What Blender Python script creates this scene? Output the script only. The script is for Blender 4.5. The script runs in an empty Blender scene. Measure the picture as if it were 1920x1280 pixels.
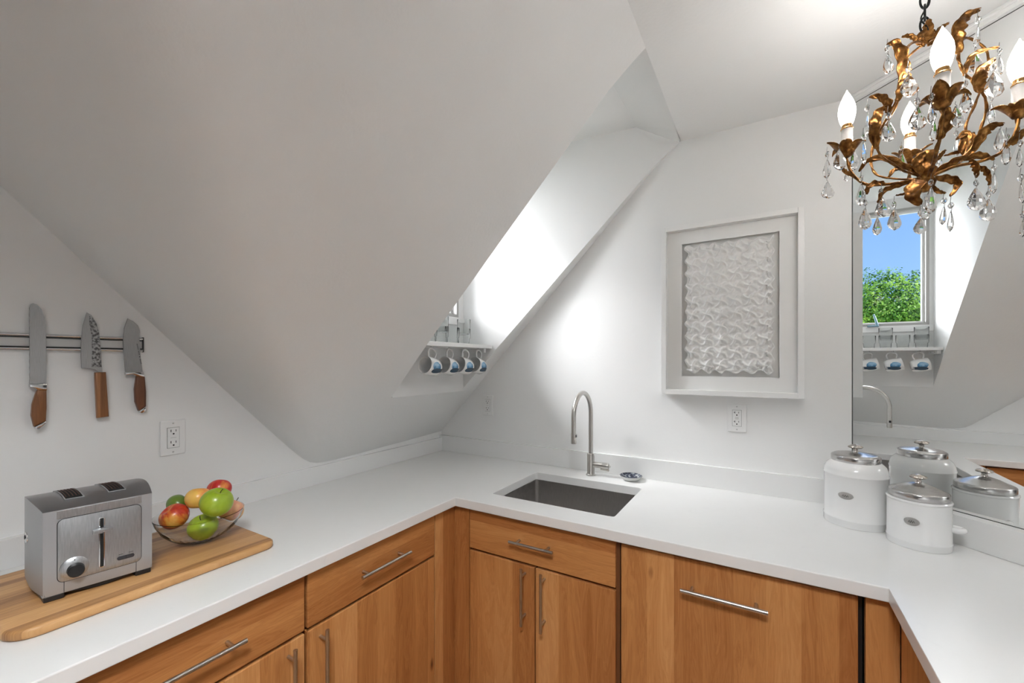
import bpy, bmesh, math, random
from mathutils import Vector, Matrix, noise
random.seed(7)
SC = bpy.context.scene
COL = SC.collection
PI = math.pi

# ------------------------------------------------------------------ camera
F_PX, Y0, YAW = 790.03, 678.48, math.radians(30.935)
CAM = Vector((1.6937, -1.9916, 1.4546))
cd = bpy.data.cameras.new('camera'); co = bpy.data.objects.new('camera', cd); COL.objects.link(co)
cd.sensor_width = 36.0; cd.sensor_fit = 'HORIZONTAL'; cd.lens = F_PX / 1920 * 36.0
cd.shift_y = (Y0 - 640) / 1920; cd.clip_start = 0.02; cd.clip_end = 200
co.location = CAM; co.rotation_euler = (PI / 2, 0, YAW)
SC.camera = co

# ------------------------------------------------------------------ world, sun, lights, exposure
SC.view_settings.view_transform = 'Standard'; SC.view_settings.look = 'None'
SC.view_settings.gamma = 1.0; SC.view_settings.use_curve_mapping = False
SC.view_settings.exposure = 0.62
W = bpy.data.worlds.new('sky'); SC.world = W; W.use_nodes = True
wn = W.node_tree.nodes; wl = W.node_tree.links
wb = wn['Background']
tc = wn.new('ShaderNodeTexCoord'); sx = wn.new('ShaderNodeSeparateXYZ'); wr = wn.new('ShaderNodeValToRGB')
wl.new(tc.outputs['Generated'], sx.inputs[0]); wl.new(sx.outputs['Z'], wr.inputs[0]); wl.new(wr.outputs[0], wb.inputs[0])
wr.color_ramp.elements[0].position = 0.0; wr.color_ramp.elements[0].color = (0.36, 0.60, 0.93, 1)
wr.color_ramp.elements[1].position = 0.6; wr.color_ramp.elements[1].color = (0.09, 0.27, 0.75, 1)
wb.inputs[1].default_value = .82

def lamp(name, kind, loc, look=None, rot=None, energy=10, color=(1, 1, 1), size=None, size_y=None, angle=None):
    d = bpy.data.lights.new(name, kind); o = bpy.data.objects.new(name, d); COL.objects.link(o)
    o.location = loc; d.energy = energy; d.color = color
    if look is not None: o.rotation_euler = (Vector(look) - Vector(loc)).to_track_quat('-Z', 'Y').to_euler()
    if size is not None:
        if kind == 'AREA':
            d.size = size
            if size_y: d.shape = 'RECTANGLE'; d.size_y = size_y
        else: d.shadow_soft_size = size
    if angle is not None: d.angle = angle
    return o
lamp('sun', 'SUN', (6, -6, 12), look=(0, -1, 0), energy=3.6, color=(1, .96, .88), angle=.02)
# broad bright sky beside the tree, pouring through the dormer window
lamp('sky_light', 'AREA', (-4.6, -5.6, 4.9), look=(.7, -.1, 1.95), energy=2300, color=(.97, .985, 1), size=7.0)
lamp('side_sky_light', 'AREA', (-3.6, 3.6, 3.7), look=(.7, -.62, 1.95), energy=900, color=(.97, .985, 1), size=4.0)
lamp('high_sky_light', 'AREA', (-1.2, -1.2, 4.2), look=(.5, -.35, 1.9), energy=330, color=(.97, .985, 1), size=1.6)
# added fill lamps behind and above the camera
lamp('rear_fill_light', 'AREA', (2.5, -3.2, 1.1), look=(.7, -.9, .8), energy=4, color=(.98, .99, 1), size=1.0, size_y=1.2)
lamp('overhead_fill_light', 'AREA', (1.72, -2.25, 2.43), look=(1.62, -2.1, 0), energy=21, color=(.965, .985, 1), size=.45).data.spread = math.radians(125)

# ------------------------------------------------------------------ helpers
def ray(px, py):
    l = (px - 960) / F_PX; v = (Y0 - py) / F_PX; s, c = math.sin(YAW), math.cos(YAW)
    return Vector((l * c - s, l * s + c, v))
def at(px, py, d): return CAM + ray(px, py) * d          # point at a depth
def at_z(px, py, z): r = ray(px, py); return CAM + r * ((z - CAM.z) / r.z)

def bm_new(): return bmesh.new()
def add_box(bm, x0, x1, y0, y1, z0, z1, bevel=0, segs=2, mat=0, M=None):
    t = bmesh.new()
    bmesh.ops.create_cube(t, size=1)
    for v in t.verts:
        v.co = Vector(((x0 + x1) / 2 + v.co.x * (x1 - x0), (y0 + y1) / 2 + v.co.y * (y1 - y0), (z0 + z1) / 2 + v.co.z * (z1 - z0)))
    if bevel: bmesh.ops.bevel(t, geom=t.edges[:] , offset=bevel, segments=segs, profile=.5, affect='EDGES')
    merge(bm, t, mat, M)
def merge(bm, t, mat=0, M=None):
    if M: bmesh.ops.transform(t, matrix=M, verts=t.verts[:])
    for f in t.faces: f.material_index = mat
    me = bpy.data.meshes.new('tmp'); t.to_mesh(me); t.free()
    bm.from_mesh(me); bpy.data.meshes.remove(me)
def add_lathe(bm, prof, M=None, seg=32, mat=0, sx=1, sy=1, cap=False):
    t = bmesh.new(); rings = []
    for r, z in prof:
        if r < 1e-6: rings.append([t.verts.new((0, 0, z))])
        else: rings.append([t.verts.new((r * sx * math.cos(2 * PI * i / seg), r * sy * math.sin(2 * PI * i / seg), z)) for i in range(seg)])
    for a, b in zip(rings, rings[1:]):
        if len(a) == 1 and len(b) == 1: continue
        for i in range(seg):
            j = (i + 1) % seg
            if len(a) == 1: t.faces.new((a[0], b[i], b[j]))
            elif len(b) == 1: t.faces.new((a[i], a[j], b[0]))
            else: t.faces.new((a[i], a[j], b[j], b[i]))
    if cap:
        for rg in (rings[0], rings[-1]):
            if len(rg) > 1: t.faces.new(rg)
    bmesh.ops.recalc_face_normals(t, faces=t.faces[:])
    merge(bm, t, mat, M)
def add_tube(bm, pts, r, seg=10, mat=0, closed=False, cap=True, M=None):
    pts = [Vector(p) for p in pts]; n = len(pts)
    rs = r if isinstance(r, (list, tuple)) else [r] * n
    t = bmesh.new(); rings = []; up = None
    for i, p in enumerate(pts):
        if closed: d = pts[(i + 1) % n] - pts[i - 1]
        else: d = pts[min(i + 1, n - 1)] - pts[max(i - 1, 0)]
        d = d.normalized() if d.length > 1e-9 else Vector((0, 0, 1))
        if up is None:
            up = Vector((0, 0, 1)) if abs(d.z) < .9 else Vector((1, 0, 0))
        u = (up - d * up.dot(d)).normalized(); up = u; w = d.cross(u)
        rings.append([t.verts.new(p + (u * math.cos(2 * PI * k / seg) + w * math.sin(2 * PI * k / seg)) * rs[i]) for k in range(seg)])
    m = n if closed else n - 1
    for i in range(m):
        a, b = rings[i], rings[(i + 1) % n]
        for k in range(seg):
            j = (k + 1) % seg; t.faces.new((a[k], a[j], b[j], b[k]))
    if cap and not closed: t.faces.new(rings[0][::-1]); t.faces.new(rings[-1])
    bmesh.ops.recalc_face_normals(t, faces=t.faces[:])
    merge(bm, t, mat, M)
def add_prism(bm, poly, axis, a0, a1, bevel=0, mat=0, M=None, segs=2):
    """poly in the plane across `axis`, extruded from a0 to a1. axis 'x': (y,z); 'y': (x,z); 'z': (x,y)"""
    t = bmesh.new()
    def P(u, v, a): return {'x': (a, u, v), 'y': (u, a, v), 'z': (u, v, a)}[axis]
    A = [t.verts.new(P(u, v, a0)) for u, v in poly]; B = [t.verts.new(P(u, v, a1)) for u, v in poly]
    fa = t.faces.new(A); fb = t.faces.new(B[::-1]); n = len(poly)
    for i in range(n): t.faces.new((A[i], B[i], B[(i + 1) % n], A[(i + 1) % n]))
    bmesh.ops.recalc_face_normals(t, faces=t.faces[:])
    if bevel:
        es = [e for e in t.edges if all(f in (fa, fb) for f in e.link_faces) or any(f in (fa, fb) for f in e.link_faces)]
        bmesh.ops.bevel(t, geom=es, offset=bevel, segments=segs, profile=.5, affect='EDGES')
    merge(bm, t, mat, M)
def spline(pts, n=8, closed=False):
    pts = [Vector(p) for p in pts]; out = []; m = len(pts)
    rng = range(m if closed else m - 1)
    for i in rng:
        g = (lambda k: pts[k % m]) if closed else (lambda k: pts[max(0, min(m - 1, k))])
        p0, p1, p2, p3 = g(i - 1), g(i), g(i + 1), g(i + 2)
        for k in range(n):
            t = k / n
            out.append(.5 * ((2 * p1) + (p2 - p0) * t + (2 * p0 - 5 * p1 + 4 * p2 - p3) * t * t + (3 * p1 - p0 - 3 * p2 + p3) * t ** 3))
    if not closed: out.append(pts[-1])
    return out
def obj(name, bm, mats, parent=None, smooth=False, loc=None, world=True):
    """link bm as one mesh object. World-built geometry is shifted to its parent's (or loc's) origin."""
    o = Vector((0, 0, 0))
    if parent is not None and world: 
        p = parent; o = Vector((0, 0, 0))
        while p is not None: o = o + p.location; p = p.parent
    base = o
    l = Vector(loc) if (loc is not None and parent is None) else Vector((0, 0, 0))
    if world: bmesh.ops.translate(bm, vec=-(base + l), verts=bm.verts[:])
    me = bpy.data.meshes.new(name); bm.to_mesh(me); bm.free()
    for m in (mats if isinstance(mats, (list, tuple)) else [mats]): me.materials.append(m)
    if smooth is True:
        for p in me.polygons: p.use_smooth = True
    elif smooth:
        for p in me.polygons: p.use_smooth = True
        try: me.set_sharp_from_angle(angle=math.radians(smooth))
        except Exception: pass
    ob = bpy.data.objects.new(name, me); COL.objects.link(ob)
    if parent is not None: ob.parent = parent
    else: ob.location = l
    return ob
def tag(o, label=None, cat=None, group=None, kind=None):
    if label: o['label'] = label
    if cat: o['category'] = cat
    if group: o['group'] = group
    if kind: o['kind'] = kind
    return o
def thing(name, label, cat, loc=(0, 0, 0), rotz=0, group=None):
    o = bpy.data.objects.new(name, None); COL.objects.link(o); o.location = loc; o.rotation_euler = (0, 0, rotz)
    o.empty_display_size = .05
    return tag(o, label, cat, group)
def struct(name, bm, m, smooth=False, parent=None):
    o = obj(name, bm, m, parent, smooth)
    if parent is None: o['kind'] = 'structure'
    return o
def dup(src, parent=None, loc=None, rot=None):
    c = src.copy(); COL.objects.link(c); c.parent = parent
    if loc is not None: c.location = loc
    if rot is not None: c.rotation_euler = rot
    for ch in list(src.children): dup(ch, c)
    return c

# ------------------------------------------------------------------ materials
def mat(name, color=(.8, .8, .8), rough=.5, metal=0, **kw):
    m = bpy.data.materials.new(name); m.use_nodes = True
    b = m.node_tree.nodes['Principled BSDF']
    b.inputs['Base Color'].default_value = (*color, 1); b.inputs['Roughness'].default_value = rough; b.inputs['Metallic'].default_value = metal
    for k, v in kw.items(): b.inputs[k].default_value = v
    return m
def N(m, t, **kw):
    n = m.node_tree.nodes.new(t)
    for k, v in kw.items(): setattr(n, k, v)
    return n
def L(m, a, b): m.node_tree.links.new(a, b)
def bsdf(m): return m.node_tree.nodes['Principled BSDF']
def math_n(m, op, a=None, b=None, c=None):
    n = N(m, 'ShaderNodeMath', operation=op)
    for i, v in enumerate((a, b, c)):
        if v is None: continue
        if isinstance(v, (int, float)): n.inputs[i].default_value = v
        else: L(m, v, n.inputs[i])
    return n.outputs[0]
def ramp(m, fac, stops):
    r = N(m, 'ShaderNodeValToRGB'); L(m, fac, r.inputs[0]); e = r.color_ramp.elements
    while len(e) < len(stops): e.new(.5)
    for k, (p, c) in enumerate(stops): e[k].position = p; e[k].color = (*c, 1)
    return r.outputs[0]
def noise_n(m, vec, scale, detail=4, rough=.5, dist=0):
    n = N(m, 'ShaderNodeTexNoise'); n.inputs['Scale'].default_value = scale; n.inputs['Detail'].default_value = detail
    n.inputs['Roughness'].default_value = rough; n.inputs['Distortion'].default_value = dist
    if vec is not None: L(m, vec, n.inputs['Vector'])
    return n.outputs[0]
def coords(m, out='Object', scale=None, rot=None):
    t = N(m, 'ShaderNodeTexCoord').outputs[out]
    if scale or rot:
        mp = N(m, 'ShaderNodeMapping'); L(m, t, mp.inputs[0])
        if scale: mp.inputs['Scale'].default_value = scale
        if rot: mp.inputs['Rotation'].default_value = rot
        t = mp.outputs[0]
    return t
def bump(m, h, strength=.2, dist=.002):
    b = N(m, 'ShaderNodeBump'); b.inputs['Strength'].default_value = strength; b.inputs['Distance'].default_value = dist
    L(m, h, b.inputs['Height']); L(m, b.outputs[0], bsdf(m).inputs['Normal'])

def plaster(name, col, s=.15, rough=.6):
    m = mat(name, col, rough)
    v = coords(m)
    a = noise_n(m, v, 90, 3); b = noise_n(m, v, 4, 3)
    bump(m, math_n(m, 'ADD', math_n(m, 'MULTIPLY', a, .5), math_n(m, 'MULTIPLY', b, 1.5)), s, .004)
    return m
M_wall = plaster('wall_paint', (.80, .80, .79), .12)
M_ceil = plaster('ceiling_paint', (.80, .80, .79), .22)
M_trim = mat('white_gloss_paint', (.82, .82, .81), .3)
def make_quartz():
    m = mat('white_quartz', (.78, .78, .77), .22)
    v = coords(m)
    n1 = noise_n(m, v, 9, 6, .7, 1.5); n2 = noise_n(m, v, 60, 2)
    f = math_n(m, 'ADD', n1, math_n(m, 'MULTIPLY', n2, .12))
    L(m, ramp(m, f, [(.0, (.70, .70, .69)), (.33, (.745, .745, .735)), (.42, (.775, .775, .765)), (1, (.79, .79, .78))]), bsdf(m).inputs['Base Color'])
    return m
M_quartz = make_quartz()
def wood(name, vertical, pal, stave=.075, grain=1.0, rough=.38, seed=0.0, axis=None):
    """pal: dark, mid, light. staves run along z (vertical) or along x+y."""
    m = mat(name, pal[1], rough)
    t = coords(m); s = N(m, 'ShaderNodeSeparateXYZ'); L(m, t, s.inputs[0])
    oi = N(m, 'ShaderNodeObjectInfo').outputs['Random']
    if axis is None: h = math_n(m, 'ADD', s.outputs[0], s.outputs[1]); along, across = (s.outputs[2], h) if vertical else (h, s.outputs[2])
    else: along, across = s.outputs[axis[0]], s.outputs[axis[1]]
    ph = math_n(m, 'ADD', math_n(m, 'MULTIPLY', oi, 13.7), seed)
    ac = math_n(m, 'ADD', across, ph)
    wob = noise_n(m, t, 1.3, 1)
    idx = math_n(m, 'FLOOR', math_n(m, 'DIVIDE', ac, stave))
    wn_ = N(m, 'ShaderNodeTexWhiteNoise', noise_dimensions='1D'); L(m, idx, wn_.inputs['W'])
    cv = N(m, 'ShaderNodeCombineXYZ')
    L(m, math_n(m, 'ADD', math_n(m, 'MULTIPLY', along, 1.0), math_n(m, 'MULTIPLY', wn_.outputs[0], 7)), cv.inputs[0])
    L(m, math_n(m, 'MULTIPLY', ac, 9 * grain), cv.inputs[1]); L(m, ph, cv.inputs[2])
    g1 = noise_n(m, cv.outputs[0], 2.2, 5, .6, 1.2)
    cv2 = N(m, 'ShaderNodeCombineXYZ')
    L(m, math_n(m, 'MULTIPLY', along, 6), cv2.inputs[0]); L(m, math_n(m, 'MULTIPLY', ac, 160 * grain), cv2.inputs[1]); L(m, ph, cv2.inputs[2])
    g2 = noise_n(m, cv2.outputs[0], 1.5, 4, .6)
    # figure rings: fine bands following the slow noise
    ring = math_n(m, 'ABSOLUTE', math_n(m, 'SUBTRACT', math_n(m, 'FRACT', math_n(m, 'MULTIPLY', g1, 9)), .5))
    f = math_n(m, 'ADD', math_n(m, 'MULTIPLY', g1, .55), math_n(m, 'ADD', math_n(m, 'MULTIPLY', g2, .25), math_n(m, 'ADD', math_n(m, 'MULTIPLY', wn_.outputs[0], .46), math_n(m, 'MULTIPLY', ring, .26))))
    f = math_n(m, 'SUBTRACT', f, .24)
    c = ramp(m, f, [(.15, pal[0]), (.5, pal[1]), (.85, pal[2])])
    # a few small knots
    vo = N(m, 'ShaderNodeTexVoronoi'); vo.inputs['Scale'].default_value = 1
    cv3 = N(m, 'ShaderNodeCombineXYZ'); L(m, math_n(m, 'MULTIPLY', along, 3.0), cv3.inputs[0]); L(m, math_n(m, 'MULTIPLY', ac, 7), cv3.inputs[1]); L(m, ph, cv3.inputs[2])
    L(m, cv3.outputs[0], vo.inputs['Vector'])
    k = ramp(m, vo.outputs['Distance'], [(.0, (.12, .05, .02)), (.045, (.55, .45, .4)), (.09, (1, 1, 1))])
    mx = N(m, 'ShaderNodeMix', data_type='RGBA', blend_type='MULTIPLY'); mx.inputs[0].default_value = 1
    L(m, c, mx.inputs[6]); L(m, k, mx.inputs[7]); L(m, mx.outputs[2], bsdf(m).inputs['Base Color'])
    bump(m, g2, .05, .001)
    return m
PAL = ((.35, .128, .036), (.55, .252, .084), (.70, .375, .150))
M_woodV = wood('honey_wood_upright', True, PAL, .08)
M_woodH = wood('honey_wood_level', False, PAL, .11)
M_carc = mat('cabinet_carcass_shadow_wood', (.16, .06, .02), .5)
M_board = wood('oiled_teak_board', False, ((.26, .115, .04), (.52, .275, .105), (.66, .385, .165)), .028, 2.2, .42, axis=(1, 0))
def metal(name, col, rough, brush=None, s=.08):
    m = mat(name, col, rough, 1.0)
    if brush:
        v = coords(m, 'Object', brush); n = noise_n(m, v, 40, 3)
        L(m, ramp(m, n, [(.3, tuple(c * .8 for c in col)), (.7, col)]), bsdf(m).inputs['Base Color'])
        rr = N(m, 'ShaderNodeMapRange'); L(m, n, rr.inputs[0]); rr.inputs[3].default_value = rough * .8; rr.inputs[4].default_value = rough * 1.25
        L(m, rr.outputs[0], bsdf(m).inputs['Roughness']); bump(m, n, s, .0005)
    return m
M_steel = metal('brushed_steel', (.62, .61, .60), .28, (1, 1, 30))
M_nickel = metal('brushed_nickel', (.60, .58, .55), .3, (30, 30, 2))
M_chrome = metal('bright_steel', (.72, .72, .72), .12)
M_toast = metal('brushed_toaster_steel', (.50, .51, .52), .40, (12, 12, 1), .02)
M_toastside = mat('satin_grey_toaster_shell', (.40, .405, .415), .42, .45)
M_toasttop = metal('dark_satin_toaster_top', (.36, .36, .37), .34)
M_sink = metal('sink_steel', (.52, .50, .485), .32, (30, 1, 1))
M_black = mat('black_plastic', (.012, .012, .013), .35)
M_hole = mat('dark_slot', (.008, .008, .008), .8)
M_glow = mat('toaster_heater_wire', (.10, .035, .02), .6)
M_enamel = mat('white_enamel', (.80, .80, .79), .12)
M_plastic = mat('white_plastic', (.80, .80, .79), .28)
M_slot = mat('outlet_slot_black', (.01, .01, .01), .6)
M_groove = mat('grey_groove', (.30, .30, .29), .6)
M_mirror = mat('mirror_silver', (.93, .94, .935), 0.0, 1.0)
M_mirroredge = mat('mirror_dark_edge', (.06, .065, .06), .3)
M_walnut = wood('walnut_handle', True, ((.07, .022, .009), (.125, .042, .017), (.18, .07, .03)), .05, 2.5)
M_acacia = wood('acacia_handle', True, ((.16, .06, .02), (.28, .115, .04), (.36, .17, .07)), .05, 2.5)
M_chain = mat('black_iron', (.015, .015, .015), .45, .6)
def glassm(name, col=(1, 1, 1), rough=0, ior=1.5):
    m = mat(name, col, rough); bsdf(m).inputs['Transmission Weight'].default_value = 1; bsdf(m).inputs['IOR'].default_value = ior
    return m
M_glass = glassm('clear_glass', (.98, .99, .985), 0, 1.33)
M_tumbler = glassm('thin_tumbler_glass', (.99, 1, .995), 0, 1.16)
M_crystal = glassm('cut_crystal', (1, 1, 1), 0, 1.45)
def pane_m(name):
    m = bpy.data.materials.new(name); m.use_nodes = True; nt = m.node_tree; nt.nodes.remove(nt.nodes['Principled BSDF'])
    t = nt.nodes.new('ShaderNodeBsdfTransparent'); g = nt.nodes.new('ShaderNodeBsdfGlossy'); g.inputs['Roughness'].default_value = .01
    fr = nt.nodes.new('ShaderNodeFresnel'); fr.inputs[0].default_value = 1.2; mx = nt.nodes.new('ShaderNodeMixShader')
    nt.links.new(fr.outputs[0], mx.inputs[0]); nt.links.new(t.outputs[0], mx.inputs[1]); nt.links.new(g.outputs[0], mx.inputs[2])
    nt.links.new(mx.outputs[0], nt.nodes['Material Output'].inputs[0]); return m
M_pane = pane_m('window_glass')
def make_gold():
    m = mat('antique_gold_leaf', (.55, .27, .07), .36, .9)
    v = coords(m); n = noise_n(m, v, 60, 4, .6)
    L(m, ramp(m, n, [(.35, (.09, .036, .010)), (.55, (.26, .115, .030)), (.75, (.56, .30, .09))]), bsdf(m).inputs['Base Color'])
    n2 = noise_n(m, v, 220, 2); bump(m, n2, .35, .001)
    return m
M_gold = make_gold()
M_bulb = bpy.data.materials.new('lit_bulb'); M_bulb.use_nodes = True
bb = bsdf(M_bulb); bb.inputs['Emission Color'].default_value = (1, .93, .84, 1); bb.inputs['Emission Strength'].default_value = 5; bb.inputs['Base Color'].default_value = (1, 1, 1, 1)

# ------------------------------------------------------------------ room shell
ZC = .914; FX = .635; FY = -.6645; XR = 1.9486
MCF, MCW = 1.944, 2.0                       # splash face and diagonal wall: x + y
ZCE = 2.445; XCE = 1.372; YN = -.635; XW = .25
def Bz(x, y=0):
    P = [(-.3, .745), (-.02, 1.028), (.15, 1.207), (.4, 1.468), (1.25, 2.345), (XCE, ZCE), (3, 3.9)]
    for (a, za), (b, zb) in zip(P, P[1:]):
        if x <= b: z = za + (zb - za) * (x - a) / (b - a); break
    t = min(max(-y, 0), .9) / .83
    return z - .036 * t * max(0, 1 - (x + .02) / .5)
def Az(x, y): return 1.071 - 1.06 * (y + .936) + .09 * x
def Cz(x, y):
    a, b = Bz(x, y), Az(x, y)
    if x >= XCE - 1e-6: return ZCE
    e = .05 + .10 * max(0, min(1, x))
    z = (a + b) / 2 + math.sqrt((a - b) ** 2 + e * e) / 2 - 0.0
    z = z if abs(a - b) < 12 * e else max(a, b)
    return min(ZCE, z)
def Ych(x): return -.14 + .112 * x          # foot line of the far dormer cheek
xs_l = [-.02 + (XW + .02) * i / 6 for i in range(7)]
xs_d = [XW + (XCE - XW) * i / 28 for i in range(29)]
xs_r = [XCE, 1.8, 2.25, 2.72]
ys_n = [-4.25, -3.5, -2.9, -2.5] + [-2.3 + (YN + 2.3) * i / 52 for i in range(53)]
ys_d = [YN + (0 - YN) * i / 12 for i in range(13)]
bm = bm_new(); cache = {}
def V(x, y, z=None):
    k = (round(x, 5), round(y, 5))
    if k not in cache: cache[k] = bm.verts.new((x, y, Cz(x, y) if z is None else z))
    return cache[k]
def patch(xs, ys):
    for i in range(len(xs) - 1):
        for j in range(len(ys) - 1):
            bm.faces.new((V(xs[i], ys[j]), V(xs[i], ys[j + 1]), V(xs[i + 1], ys[j + 1]), V(xs[i + 1], ys[j])))
xs_a = xs_l + xs_d[1:]
patch(xs_a, ys_n)
patch(xs_l, ys_d + [.02])
ceil_sl = bm
for i in range(28):                           # sliver of slope beyond the dormer
    a, b = xs_d[i], xs_d[i + 1]
    bm.faces.new((V(a, Ych(a)), V(a, .021), V(b, .021), V(b, Ych(b))))
bmesh.ops.recalc_face_normals(bm, faces=bm.faces[:])
c1 = struct('ceiling_slope', bm, M_ceil, smooth=True)
bm = bm_new()
for x0, x1 in zip(xs_r, xs_r[1:]):
    for y0, y1 in ((-4.25, -2.0), (-2.0, YN), (YN, .021)):
        bm.faces.new([bm.verts.new(p) for p in ((x0, y0, ZCE), (x0, y1, ZCE), (x1, y1, ZCE), (x1, y0, ZCE))])
bmesh.ops.remove_doubles(bm, verts=bm.verts[:], dist=1e-5)
struct('ceiling_flat', bm, M_ceil)

# left wall follows the slope above it
bm = bm_new()
ys = [-4.25] + ys_n[1:] + ys_d[1:] + [.02]
top = [bm.verts.new((-.02, y, Cz(-.02, y) + .002)) for y in ys]; bot = [bm.verts.new((-.02, y, 0)) for y in ys]
for i in range(len(ys) - 1): bm.faces.new((bot[i], bot[i + 1], top[i + 1], top[i]))
struct('wall_left', bm, M_wall)
bm = bm_new()
xs = xs_l + xs_d[1:] + [2.0 - .02]
top = [bm.verts.new((x, .02, (Cz(x, .02) if x < XCE else ZCE) + .004)) for x in xs]; bot = [bm.verts.new((x, .02, 0)) for x in xs]
for i in range(len(xs) - 1): bm.faces.new((bot[i], top[i], top[i + 1], bot[i + 1]))
struct('wall_back', bm, M_wall)
def quad(name, pts, m=M_wall):
    b = bm_new(); b.faces.new([b.verts.new(p) for p in pts]); return struct(name, b, m)
quad('wall_corner', [(1.98, .02, 0), (2.70, -.70, 0), (2.70, -.70, ZCE + .004), (1.98, .02, ZCE + .004)])
quad('wall_right', [(2.70, -.70, 0), (2.70, -4.25, 0), (2.70, -4.25, ZCE + .004), (2.70, -.70, ZCE + .004)], plaster('bounce_cut_grey', (.45, .45, .45)))  # unseen wall, greyed so less lamp light bounces to the left
quad('wall_rear', [(-.02, -4.25, 0), (2.70, -4.25, 0), (2.70, -4.25, ZCE + .004), (-.02, -4.25, ZCE + .004)], plaster('bounce_cut_dark', (.10, .10, .105)))  # unseen wall, darkened to cut bounce light from the rear
M_floor = wood('oak_floor', False, ((.20, .10, .04), (.33, .18, .08), (.42, .25, .12)), .09, 1, .35, axis=(1, 0))
quad('floor', [(-.02, .02, 0), (2.70, .02, 0), (2.70, -4.25, 0), (-.02, -4.25, 0)], M_floor)

# dormer
XD = 1.18; ZD = 2.55
def Dz(x): return ZD if x <= XD else ZD + (ZCE - ZD) * (x - XD) / (XCE - XD)
def cheek(name, yf):
    b = bm_new(); xs = sorted(set(xs_d + [XD]))
    lo = [b.verts.new((x, yf(x), Cz(x, yf(x)) )) for x in xs]; hi = [b.verts.new((x, yf(x), Dz(x) + (.0015 if x < XCE else 0.0001))) for x in xs]
    for i in range(len(xs) - 1): b.faces.new((lo[i], lo[i + 1], hi[i + 1], hi[i]))
    bmesh.ops.remove_doubles(b, verts=b.verts[:], dist=1e-4)
    return struct(name, b, M_wall)
cheek('wall_dormer_far', Ych); cheek('wall_dormer_near', lambda x: YN)
b = bm_new()
xs = [XW - .02, XD, XCE]
for x0, x1 in zip(xs, xs[1:]):
    b.faces.new([b.verts.new(p) for p in ((x0, YN - .01, Dz(x0)), (x0, Ych(x0) + .01, Dz(x0)), (x1, Ych(x1) + .01, Dz(x1)), (x1, YN - .01, Dz(x1)))])
# small bevelled corner where the dormer ceiling drops to the far cheek
b.faces.new([b.verts.new(p) for p in ((1.18, Ych(1.18) + .001, 2.548), (XCE - .004, -.10, ZCE + .004), (XCE - .002, .006, ZCE - .012), (1.27, -.002, 2.455))])
bmesh.ops.remove_doubles(b, verts=b.verts[:], dist=1e-5)
struct('ceiling_dormer', b, M_ceil)
# window wall with its opening
WY0, WY1, WZ0, WZ1 = -.614, -.16, 1.697, 2.475
b = bm_new()
def wq(y0, y1, z0, z1, zf=None):
    add_box(b, XW - .06, XW, y0, y1, z0, z1)
wq(YN, WY0, WZ0, ZD); wq(WY1, Ych(XW) + .002, WZ0, ZD); wq(WY0, WY1, WZ1, ZD)
wq(YN, Ych(XW) + .002, Bz(XW, -.4) - .01, WZ0)
struct('wall_dormer_window', b, M_wall)
M_wframe = mat('window_frame_grey', (.38, .37, .355), .45)
wf = thing('window_1', None, None, (XW, -.39, WZ0)); wf['kind'] = 'structure'
b = bm_new()
def ring(b, x0, x1, y0, y1, z0, z1, w, mat=0):
    add_box(b, x0, x1, y0, y0 + w, z0, z1, mat=mat); add_box(b, x0, x1, y1 - w, y1, z0, z1, mat=mat)
    add_box(b, x0, x1, y0 + w, y1 - w, z0, z0 + w, mat=mat); add_box(b, x0, x1, y0 + w, y1 - w, z1 - w, z1, mat=mat)
ring(b, XW - .05, XW + .004, WY0, WY1, WZ0, WZ1, .016)
obj('window_frame', b, M_wframe, wf)
b = bm_new(); ring(b, XW - .055, XW - .03, WY0 + .016, WY1 - .016, WZ0 + .016, WZ1 - .016, .012)
obj('window_sash', b, M_trim, wf)
b = bm_new(); add_box(b, XW - .044, XW - .040, WY0 + .027, WY1 - .027, WZ0 + .027, WZ1 - .027)
obj('window_pane', b, M_pane, wf)
b = bm_new()
add_box(b, XW - .01, XW + .03, -.36, -.30, WZ0 - .004, WZ0 + .006, .002)
add_tube(b, [(XW + .02, -.352, WZ0 + .003), (XW + .02, -.345, WZ0 + .04), (XW + .022, -.332, WZ0 + .082)], [.008, .007, .005])
obj('window_crank', b, metal('blue_grey_crank', (.25, .38, .45), .35), wf, smooth=40)
b = bm_new(); add_box(b, XW, XW + .012, YN + .001, Ych(XW) - .001, 1.655, WZ0, .002)
struct('trim_1', b, M_trim)
# crown over the mirror, slim trim between mirror and ceiling
def diag(c, s, z):      # point on the line x + y = c, s metres along it from the back wall
    return Vector((c - .02 + s * .70711, .02 - s * .70711, z))
def diag_box(bm, c0, c1, s0, s1, z0, z1, bevel=0, mat=0):
    """box against the diagonal wall between planes x+y=c0..c1"""
    t = bmesh.new(); vs = []
    for z in (z0, z1):
        for c, s in ((c0, s0), (c0, s1), (c1, s1), (c1, s0)):
            # s measured so that s0=0 starts on the back wall plane for each c
            vs.append(t.verts.new(diag(c, s, z)))
    for f in ((3, 2, 1, 0), (4, 5, 6, 7), (0, 1, 5, 4), (1, 2, 6, 5), (2, 3, 7, 6), (3, 0, 4, 7)): t.faces.new([vs[i] for i in f])
    bmesh.ops.recalc_face_normals(t, faces=t.faces[:])
    if bevel: bmesh.ops.bevel(t, geom=t.edges[:], offset=bevel, segments=2, profile=.5, affect='EDGES')
    merge(bm, t, mat)
b = bm_new(); diag_box(b, 1.975, 1.9995, 0.0, 1.0, 2.421, ZCE); diag_box(b, 1.965, 1.9995, 0.0, 1.0, 2.433, ZCE, .003)
struct('trim_2', b, M_trim)

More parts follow.
